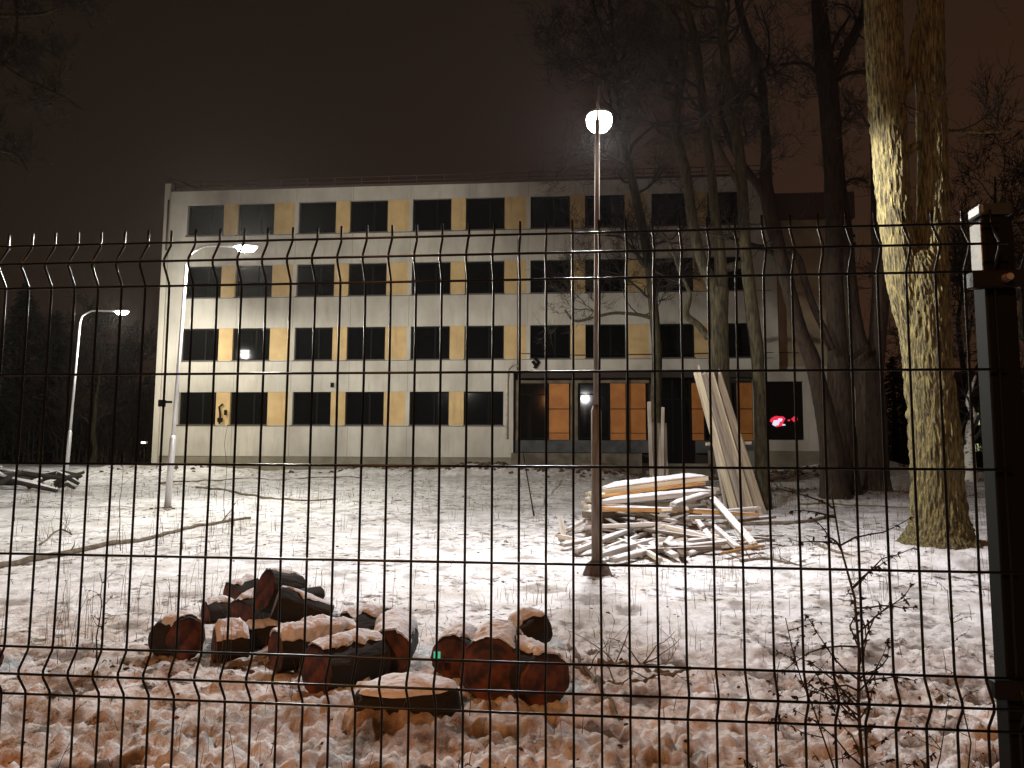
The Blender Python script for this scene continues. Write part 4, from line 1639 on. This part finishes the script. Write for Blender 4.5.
# half buried slab in front of the logs
sl_c = at(402, 712, 4.75)
mb = MB()
n = 30
vs_, fs = [], []
for (z, k_) in ((-.12, 1.0), (.0, 1.05), (.10, 1.0), (.13, .94)):
    for i in range(n):
        a = 2 * math.pi * i / n
        rr_ = 1 + .10 * math.sin(3 * a + 1) + .05 * math.sin(7 * a)
        vs_.append((.30 * k_ * rr_ * math.cos(a), .17 * k_ * rr_ * math.sin(a), z + .02 * math.cos(a)))
for j in range(3):
    for i in range(n):
        a, b = j * n + i, j * n + (i + 1) % n
        fs.append((a, b, b + n, a + n))
fs.append(tuple(3 * n + i for i in range(n)))
mb.add(vs_, fs)
gz0 = gz(sl_c.x, sl_c.y)
slab = mb.build('wood_slab', M_LOGBARK, loc=(sl_c.x, sl_c.y, gz0 - .035), smooth=True)
tag(slab, 'thick round wood slab lying flat under snow before the logs', 'wood slab')
mb = MB()
vs_, fs = [(0, 0, .20)], []
for j, (k_, z) in enumerate(((.4, .195), (.75, .18), (.95, .155), (1.0, .135))):
    for i in range(n):
        a = 2 * math.pi * i / n
        rr_ = (1 + .10 * math.sin(3 * a + 1) + .05 * math.sin(7 * a)) * k_
        vs_.append((.295 * rr_ * math.cos(a), .17 * rr_ * math.sin(a), z + .03 * float(noise(i / 3, j * 1.3, 0, 4)) * (j < 3)))
fs = [(0, 1 + i, 1 + (i + 1) % n) for i in range(n)]
for j in range(3):
    for i in range(n):
        a, b = 1 + j * n + i, 1 + j * n + (i + 1) % n
        fs.append((a, a + n, b + n, b))
mb.add(vs_, fs)
mb.build('snow_cap', M_SNOW, slab, smooth=True)


# ------------------------------------------------------------------ branches, sticks, debris on the snow
M_STICK = mat('bark_stick', (.09, .07, .045), .9, noise_scale=10, col2=(.2, .16, .11), bump=.6, bump_scale=30)


def stick(pts, w0, w1, label, group=None, cat='branch', name='fallen_branch', seed=0, sub=0, lift=.5):
    """pts: pixels on the snow"""
    rr = random.Random(seed)
    P = [gat(*p) for p in pts]
    S = spline([tuple(p) for p in P], 8)
    n = len(S)
    for i in range(n):
        g = gz(S[i][0], S[i][1])
        r = w0 + (w1 - w0) * i / (n - 1)
        S[i] = (S[i][0] + rr.gauss(0, r * .15), S[i][1], g + r * lift + rr.gauss(0, r * .1))
    b0 = Vector(S[0])
    mb = MB()
    mb.tube([Vector(s) - b0 for s in S], [(w0 + (w1 - w0) * i / (n - 1)) * rr.uniform(.9, 1.1) for i in range(n)], 9)
    for _ in range(sub):
        i = rr.randrange(n)
        d = Vector((rr.gauss(0, 1), rr.gauss(0, .6), rr.uniform(.1, .8))).normalized()
        grow(mb, Vector(S[i]) - b0, d, rr.uniform(.15, .45) * (1 + w0 * 10), max(.004, w0 * .35), 1, rr, minr=.003, kids=(1, 3))
    o = mb.build(name, M_STICK, loc=b0, smooth=True)
    tag(o, label, cat, group)
    return o


stick([(-25, 573), (30, 562), (90, 550), (130, 543), (165, 535), (205, 526), (250, 519)], .05, .03, 'long bare pole-like branch lying across the snow at left', seed=1, sub=3, lift=.9)
stick([(196, 488), (230, 492), (262, 498), (300, 501), (336, 499)], .05, .025, 'thin dark branch lying before the building', seed=2, sub=1)
stick([(160, 484), (220, 481), (300, 479), (360, 478)], .05, .03, 'faint straight pole half sunk in snow near the wall', seed=3, lift=.2)
stick([(735, 525), (765, 525), (800, 523), (833, 517)], .05, .04, 'straight grey pole on the snow right of the heap', seed=4, lift=.8)
stick([(800, 505), (850, 506), (915, 508)], .03, .02, 'thin pole on the snow before the tree clump', seed=41, lift=.8)
stick([(598, 662), (630, 668), (660, 672), (690, 668)], .022, .012, 'dark twiggy branch on the snow right of the logs', seed=5, sub=6)
stick([(575, 668), (600, 680), (640, 683), (655, 676)], .02, .012, 'second dark branch beside the twiggy one right of the logs', seed=6, sub=5)
stick([(568, 648), (585, 668), (602, 695), (622, 722)], .014, .012, 'slim straight stick pointing at the camera beside the right logs', seed=7, lift=2)
stick([(740, 562), (770, 560), (800, 566)], .03, .015, 'low twiggy branch on the snow below the heap', seed=8, sub=8)
stick([(815, 545), (835, 552), (852, 556)], .03, .02, 'short dark stick on the snow left of the tall weed', seed=9, sub=1)
stick([(40, 545), (60, 530), (72, 535)], .02, .01, 'small curled twig cluster on the snow at left', seed=10, sub=8)

W_BLACK = mat_wood('wet_black_wood', (.010, .008, .006), (.035, .026, .018))
# debris heap at the far left
G_D = 'branches and rubble in the far left heap'
rr = random.Random(5)
for i in range(46):
    px_ = rr.uniform(-30, 60)
    py_ = rr.uniform(474, 492)
    p = gat(px_, py_)
    p.y = min(p.y, 28)
    L = rr.uniform(.8, 2.2)
    a = rr.uniform(0, 3.14)
    z = gz(p.x, p.y) + rr.uniform(.0, .5)
    q = p + Vector((math.cos(a) * L, math.sin(a) * L * .5, 0))
    q.z = gz(q.x, q.y) + rr.uniform(.0, .6)
    p.z = z
    mb = MB()
    r = rr.uniform(.05, .14)
    mid = (q - p) * .5 + Vector((0, 0, rr.uniform(0, .12)))
    mb.tube([(0, 0, 0), mid, q - p], [r, r * .9, r * .6], 9)
    o = mb.build('cut_branch', W_BLACK, loc=p, smooth=True)
    snowy = rr.random() < .35
    lx = (p.x + q.x) / 2 + 17.5
    tag(o, f"{'thick' if r > .1 else 'thin'} {'short' if L < 1.3 else 'long'} {'snowy' if snowy else 'bare'} branch {'rising' if q.z - p.z > .12 else ('falling' if p.z - q.z > .12 else 'level')}, "
        f"{'high' if p.z + q.z > 2 * gz(p.x, p.y) + .6 else 'low'}, {'left end' if lx < -1.2 else ('left half' if lx < 0 else ('right half' if lx < 1.2 else 'right end'))} of far left heap", 'branch', G_D)
    if snowy:
        sb = MB()
        sb.tube([(0, 0, r * .55), mid + Vector((0, 0, r * .55)), (q - p) + Vector((0, 0, r * .4))], [r * .7, r * .75, r * .4], 8)
        sb.build('snow_cap', M_SNOW, o, smooth=True)
# low dark earth hump before the porch
p = Binv @ Vector((21.4, -2.2, 0))
mb = MB()
nu, nv = 28, 10
vs_ = []
for j in range(nv + 1):
    for i in range(nu):
        a = 2 * math.pi * i / nu
        e = math.pi / 2 * j / nv
        k_ = 1 + .12 * float(noise(math.cos(a) * 2, math.sin(a) * 2, j / 3, 6))
        vs_.append((1.15 * k_ * math.cos(a) * math.cos(e), .7 * k_ * math.sin(a) * math.cos(e), .62 * k_ * math.sin(e)))
fs = [(j * nu + i, j * nu + (i + 1) % nu, (j + 1) * nu + (i + 1) % nu, (j + 1) * nu + i) for j in range(nv) for i in range(nu)]
mb.add(vs_, fs)
o = mb.build('earth_mound', W_DARK, loc=(p.x, p.y, gz(p.x, p.y)), smooth=True)
tag(o, 'dark rounded earth mound in front of the building porch', 'mound')
# thin pole leaning at the porch corner
mb = MB()
a, b = at(534, 516, 21), at(523, 452, 30)
a = gat(534, 516)
mb.tube([(0, 0, 0), b - a], .018, 6)
tag(mb.build('slack_cable', M_FRAME, loc=a), 'thin dark cable slanting down from the porch corner to the snow', 'cable')


# ------------------------------------------------------------------ weeds and dry grass
M_STRAW = mat('dry_straw', (.07, .045, .025), .9, noise_scale=4, col2=(.17, .12, .065))
M_WEED = mat('dead_weed', (.009, .006, .004), .9, noise_scale=14, col2=(.030, .019, .011))


def weed(p, h, seed, label, r=.006, nb=10, leaf=.035, lean=(0, 0), group='dead weeds by the fence', leaves=7):
    rr = random.Random(seed)
    p = Vector(p)
    root = empty('dead_weed', p)
    tag(root, label, 'weed', group)
    st, lf = MB(), MB()

    def leafy(q, d, s):
        s2 = d.cross(Vector((rr.gauss(0, 1), rr.gauss(0, 1), rr.gauss(0, 1)))).normalized()
        n = 4
        vs_ = []
        cur = q.copy()
        dd = d.copy()
        for i in range(n + 1):
            wv = s * .22 * math.sin(math.pi * (i + .35) / (n + .7))
            vs_ += [cur - s2 * wv, cur + s2 * wv]
            dd = (dd + Vector((rr.gauss(0, .35), rr.gauss(0, .35), rr.gauss(0, .3) - .25))).normalized()
            cur = cur + dd * s / n
        lf.add(vs_, [(2 * i, 2 * i + 1, 2 * i + 3, 2 * i + 2) for i in range(n)])

    pts = []
    n = 9
    dx = dy = 0
    for i in range(n + 1):
        f = i / n
        pts.append(Vector((lean[0] * f ** 1.5 + dx, lean[1] * f ** 1.5 + dy, h * f)))
        dx += rr.gauss(0, .012 * h)
        dy += rr.gauss(0, .012 * h)
    st.tube(pts, [r * (1 - .65 * i / n) for i in range(n + 1)], 6)
    for k in range(nb):
        f = rr.uniform(.18, .98)
        i = min(n - 1, int(f * n))
        q = pts[i].lerp(pts[i + 1], rr.random())
        a = rr.uniform(0, 6.28)
        d = Vector((math.cos(a), math.sin(a) * .7, rr.uniform(.2, 1.1))).normalized()
        L = h * rr.uniform(.12, .30) * (1.15 - f * .6)
        bp = [q]
        for j in range(5):
            d = (d + Vector((rr.gauss(0, .2), rr.gauss(0, .2), rr.gauss(0, .15) - .04))).normalized()
            bp.append(bp[-1] + d * L / 5)
        st.tube(bp, [r * .45 * (1 - .14 * j) for j in range(6)], 4, cap=False)
        for _ in range(leaves):
            j = rr.randrange(1, 6)
            leafy(bp[j], (d + Vector((rr.gauss(0, .7), rr.gauss(0, .7), rr.gauss(0, .6)))).normalized(), leaf * rr.uniform(.4, 1.0) * (1.1 - .6 * f))
    st.build('stem', M_WEED, root)
    if lf.v:
        lf.build('leaves', M_WEED, root)
    return root


def wp(px, Y):
    x = at(px, 600, Y).x
    return (x, Y, gz(x, Y) - .02)


weed(wp(864, 2.45), 1.45, 1, 'tallest dead weed with curled leaves, in front of the right-hand snow', r=.0075, nb=40, leaf=.032, lean=(-.06, 0), leaves=30)
weed(wp(836, 2.9), 1.0, 2, 'bushy dead weed leaning left of the tallest one', r=.005, nb=24, leaf=.032, lean=(-.2, .1), leaves=18)
weed(wp(905, 2.7), 0.75, 3, 'dead weed with drooping leaves right of the tallest one', r=.004, nb=20, leaf=.032, lean=(.12, .0), leaves=16)
weed(wp(770, 2.7), .62, 4, 'short leafy dead weed low on the right third', r=.004, nb=20, leaf=.032, lean=(-.08, 0), leaves=18)
weed(wp(700, 2.9), .62, 5, 'thin nearly leafless weed stalk in the lower middle right', r=.003, nb=5, leaf=.03, leaves=2)
weed(wp(958, 3.6), 1.0, 6, 'slender dead weed before the base of the thick tree', r=.004, nb=10, leaf=.022, leaves=9)
weed(wp(940, 2.6), .5, 61, 'low dead weed at the foot of the right fence wires', r=.003, nb=8, leaf=.022, leaves=10)
weed(wp(100, 6.2), .75, 7, 'dark seedy weed left of the log heap', r=.007, nb=9, leaf=.03, leaves=12)
weed(wp(255, 3.3), .55, 8, 'two thin crossing stalks below the left logs', r=.003, nb=4, leaf=.02, leaves=1, lean=(-.12, 0))
weed(wp(40, 3.2), .5, 9, 'thin leaning stalk at the lower left corner', r=.003, nb=4, leaf=.02, leaves=1, lean=(.15, 0))
weed(wp(118, 13), 1.5, 10, 'tall dry weed standing alone on the left snow', r=.008, nb=5, leaf=.05, leaves=3)
weed(wp(776, 4.6), .42, 11, 'small dark weed tuft right of the twiggy branch', r=.005, nb=6, leaf=.05, leaves=6)
weed(wp(222, 17.5), 2.6, 12, 'very tall thin stalk before the left wall', r=.008, nb=3, leaf=.03, leaves=2)
weed(wp(305, 15), .6, 13, 'small dark sprig on the middle snow', r=.01, nb=4, leaf=.05, leaves=4)


def grass():
    rr = random.Random(31)
    m = MB()

    def blade(x, y, h, w, lean):
        z = gz_arr[(x, y)]
        a = rr.uniform(0, 6.28)
        d = Vector((math.cos(a), math.sin(a), 0))
        s = Vector((-d.y, d.x, 0)) * w
        p0 = Vector((x, y, z - .02))
        p1 = p0 + Vector((0, 0, h * .55)) + d * lean * .35 * h
        p2 = p0 + Vector((0, 0, h * rr.uniform(.75, 1.0))) + d * lean * h
        m.add([p0 - s, p0 + s, p1 + s * .8, p1 - s * .8, p2 + s * .25, p2 - s * .25], [(0, 1, 2, 3), (3, 2, 4, 5)])

    spots = []
    # clump centres with more stalks where the photograph shows them
    zones = [(-2.6, 8.2, 1.6, 1.8, 260, .45), (-3.8, 7.5, 1.5, 1.6, 160, .5), (-6.5, 14, 3, 3, 180, .5), (4.5, 10.5, 2.6, 1.6, 240, .35), (1.2, 8.6, 2.0, 1.2, 120, .3),
             (6.2, 11.5, 2.5, 2.5, 240, .4), (9, 17, 3, 2.5, 220, .6), (11, 24, 3.5, 2, 420, .6), (6.8, 20.6, 1.2, .8, 160, .9), (-4, 18, 5, 4, 200, .45), (0, 6.5, 3, 1.5, 120, .25),
             (-1, 4.2, 2.5, 1, 80, .22), (3, 4.5, 2, 1.4, 100, .25), (-9, 24, 5, 4, 240, .5), (7.5, 14.0, 1.5, .8, 90, .3), (0, 30, 12, 4, 200, .35)]
    for (cx, cy, rx, ry, n, h) in zones:
        for _ in range(int(n * .22)):
            bx_, by_ = rr.gauss(cx, rx * .6), rr.gauss(cy, ry * .6)
            for _k in range(rr.choice((0, 1, 1, 3, 7))):
             x, y = bx_ + rr.gauss(0, .22), by_ + rr.gauss(0, .16)
             if y < 1.9:
                continue
             spots.append((x, y, h * rr.uniform(.2, 1.2), .0010 + .00016 * y, rr.uniform(0, .7)))
        for _ in range(int(n * .1)):
            x, y = rr.gauss(cx, rx * .6), rr.gauss(cy, ry * .6)
            if y < 1.9:
                continue
            k = rr.choice((1, 1, 2, 4))
            for _ in range(k):
                spots.append((x + rr.gauss(0, .04), y + rr.gauss(0, .04), h * rr.uniform(.3, 1.25), .0010 + .00020 * y, rr.uniform(0, .5)))
    for _ in range(900):
        y = 2.2 + 30 * rr.random() ** 1.4
        x = rr.uniform(-1, 1) * (y * .75 + .5)
        spots.append((x, y, rr.uniform(.04, .22), .0016 + .0003 * y, rr.uniform(.1, .9)))
    xs_, ys_ = np.array([s[0] for s in spots]), np.array([s[1] for s in spots])
    zs_ = ground(xs_, ys_)
    gz_arr = {(s[0], s[1]): float(z) for s, z in zip(spots, zs_)}
    for (x, y, h, w, ln) in spots:
        blade(x, y, h, w, ln)
    o = m.build('dry_grass', M_STRAW)
    tag(o, 'thin dry grass stalks poking through the snow', 'grass', kind='stuff')


grass()

def litter():
    """dark clods, dead leaves and bark crumbs scattered on the snow, and the dug-up strip along the wall"""
    rr = random.Random(77)
    S = []
    for _ in range(1500):
        y = 2.6 + 30 * rr.random() ** 1.5
        S.append((rr.uniform(-1, 1) * (y * .72 + .5), y, rr.uniform(.006, .02) * (1 + y * .08), rr.uniform(.25, .6)))
    for (cx, cy, rx, ry, n, sz) in [(-5.2, 35.6, 3.2, .5, 130, .14), (-.8, 35.0, 1.8, .6, 150, .17), (2.6, 34.3, 2.6, .7, 150, .15), (7.5, 33.2, 3.5, 1.0, 120, .13), (-16.2, 34.5, 2.2, 1.0, 70, .12),
                                    (4.9, 13.2, .8, .3, 40, .04), (1.25, 10.9, .35, .25, 24, .035), (-8.9, 19.8, .4, .25, 16, .07), (-2.2, 6.1, 1.2, .3, 60, .03), (2.2, 5.6, .8, .25, 40, .025),
                                    (9.5, 25, 4, 1.5, 160, .10), (13.5, 36.0, 3.5, 1.5, 120, .2)]:
        for _ in range(n):
            S.append((rr.gauss(cx, rx * .6), rr.gauss(cy, ry * .6), sz * rr.uniform(.3, 1.3), rr.uniform(.5, 1.0)))
    xs_, ys_ = np.array([q[0] for q in S]), np.array([q[1] for q in S])
    zs_ = ground(xs_, ys_)
    m = MB()
    base = [(1, 0, 0), (.3, .95, 0), (-.8, .6, 0), (-.8, -.6, 0), (.3, -.95, 0), (.45, .3, .6), (-.4, .4, .7), (-.2, -.45, .55)]
    fcs = [(0, 1, 5), (1, 6, 5), (1, 2, 6), (2, 7, 6), (2, 3, 7), (3, 4, 7), (4, 5, 7), (4, 0, 5), (5, 6, 7)]
    for (x, y, r, h), z in zip(S, zs_):
        a = rr.uniform(0, 6.28)
        ca, sa = math.cos(a), math.sin(a)
        vs_ = []
        for (bx, by, bz) in base:
            k = r * rr.uniform(.6, 1.3)
            vs_.append((x + (bx * ca - by * sa) * k, y + (bx * sa + by * ca) * k * .7, z - .004 + bz * k * h + (-.25 * r if bz == 0 else 0)))
        m.add(vs_, fcs)
    o = m.build('ground_litter', mat('dark_litter', (.022, .014, .009), .9, noise_scale=6, col2=(.10, .06, .035)))
    tag(o, 'dark clods and dead leaves scattered over the snow', 'litter', kind='stuff')


litter()

# ------------------------------------------------------------------ wire mesh fence
F0 = Vector((-1.1165, 1.7293))
FA = R(-5.729)
FD, FN = Vector((math.cos(FA), math.sin(FA))), Vector((math.sin(FA), -math.cos(FA)))   # FN points to the camera
HS = .0569
ZC = 1.5815
M_FENCE = mat('dark_green_coating', (.003, .0035, .003), .30, spec=.22)
M_POST = mat('dark_green_post', (.003, .0038, .003), .6, spec=.06)


def fence_panel(s0, n, label):
    root_p = F0 + FD * s0
    m = MB()
    zw = [(.5, 0), (.45, 1), (.4, 0), (.2, 0), (0, 0), (-.2, 0), (-.4, 0), (-.45, 1), (-.5, 0), (-.7, 0), (-.9, 0), (-1.1, 0), (-1.3, 0), (-1.35, 1), (-1.4, 0), (-1.52, 0)]
    fold = .028
    L = HS * n

    def P(s, z, f):
        q = FD * s + FN * f
        return Vector((q.x, q.y, ZC + z))
    for (z, f) in zw:
        off = f * fold + .0045
        m.tube([P(-.012, z, off), P(L + .012, z, off)], .0027, 8)
    rr = random.Random(int(s0 * 10) + 3)
    for i in range(n + 1):
        s = HS * i
        e = rr.gauss(0, .0008)
        pts = [P(s + e, .53 + rr.uniform(-.001, .001), 0), P(s + e, .5, 0), P(s, .493, .002), P(s, .457, fold - .002), P(s, .443, fold - .002), P(s, .407, .002), P(s, .39, 0)]
        pts += [P(s + rr.gauss(0, .0006), z, 0) for z in (.2, 0, -.2)]
        pts += [P(s, -.39, 0), P(s, -.407, .002), P(s, -.443, fold - .002), P(s, -.457, fold - .002), P(s, -.493, .002), P(s, -.51, 0), P(s, -.8, 0), P(s, -1.29, 0), P(s, -1.345, fold), P(s, -1.4, 0),
                P(s, -1.54, 0)]
        m.tube(pts, .0027, 8)
    o = m.build('fence_panel', M_FENCE, loc=(root_p.x, root_p.y, 0), smooth=True)
    tag(o, label, 'fence panel', 'welded wire fence panels')
    o.name = 'wire_fence'
    return o


fence_panel(-7 * HS, 44, 'wide dark wire mesh fence panel spanning the picture')
fence_panel(37.75 * HS + .01, 43, 'dark wire mesh fence panel starting right of the post')
fence_panel(-52 * HS, 44, 'dark wire mesh fence panel beyond the left edge')


def fence_post(s, label):
    p = F0 + FD * s - FN * .032
    t = empty('fence_post', (p.x, p.y, 0), FA)
    tag(t, label, 'fence post', 'fence posts')
    m = MB()
    m.box(-.030, .030, -.025, .025, -.1, 2.10)
    o = m.build('post', M_POST, t)
    bevel(o, .004, 2)
    m = MB()
    m.box(-.033, .033, -.028, .028, 2.102, 2.128)
    bevel(m.build('cap', mat('plastic_cap', (.012, .014, .012), .4), t), .006, 2)
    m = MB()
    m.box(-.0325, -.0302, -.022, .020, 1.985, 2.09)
    m.build('lit_face_plate', mat('lit_face_tone', (.10, .10, .085), .5, noise_scale=30, col2=(.3, .3, .25)), t)  # added pale plate: lamp light on the post's upper left face, as colour
    for z in (1.965, 1.16, .3):
        m = MB()
        m.box(-.062, .040, -.045, -.0255, z - .018, z + .018)
        m.box(-.062, -.030, -.0445, -.014, z - .017, z + .017)
        c = m.build('clamp', mat('clamp_steel', (.004, .004, .004), .5, spec=.15), t)
        bevel(c, .003, 1)
        m = MB()
        m.tube([(.0, -.045, z), (.0, -.062, z)], [.009, .007], 10)
        m.build('bolt', mat('bolt_steel', (.5, .42, .34), .3, metal=.8), c)
    return t


fence_post(37.28 * HS, 'dark square fence post at the right edge of the picture')
fence_post(-7.4 * HS, 'dark square fence post beyond the left edge')


# ------------------------------------------------------------------ damp winter haze
HAZE = 0.00009
m = MB()
m.box(-75, 90, -25, 100, -2.0, 26.0)
hm = bpy.data.materials.new('haze')
hm.use_nodes = True
hn = hm.node_tree
hn.nodes.remove(hn.nodes['Principled BSDF'])
hv = hn.nodes.new('ShaderNodeVolumePrincipled')
hv.inputs['Color'].default_value = (.9, .86, .84, 1)
hv.inputs['Density'].default_value = HAZE
hv.inputs['Anisotropy'].default_value = .80
hn.links.new(hv.outputs[0], hn.nodes['Material Output'].inputs['Volume'])
tag(m.build('haze', hm), kind='stuff')

# when two boards or branches of a heap still read alike, say which lies further left
_by = {}
for o in list(sc.objects):
    if o.get('group') in (G_HEAP, G_D):
        _by.setdefault(o['label'], []).append(o)
for lb_, os_ in _by.items():
    if len(os_) > 1 and len(os_) <= 3:
        os_.sort(key=lambda o: o.location.x)
        names_ = ['leftmost', 'rightmost'] if len(os_) == 2 else ['leftmost', 'middle', 'rightmost']
        for o, w_ in zip(os_, names_):
            o['label'] = w_ + ' ' + lb_.replace(' of the plank heap', ' of the heap')
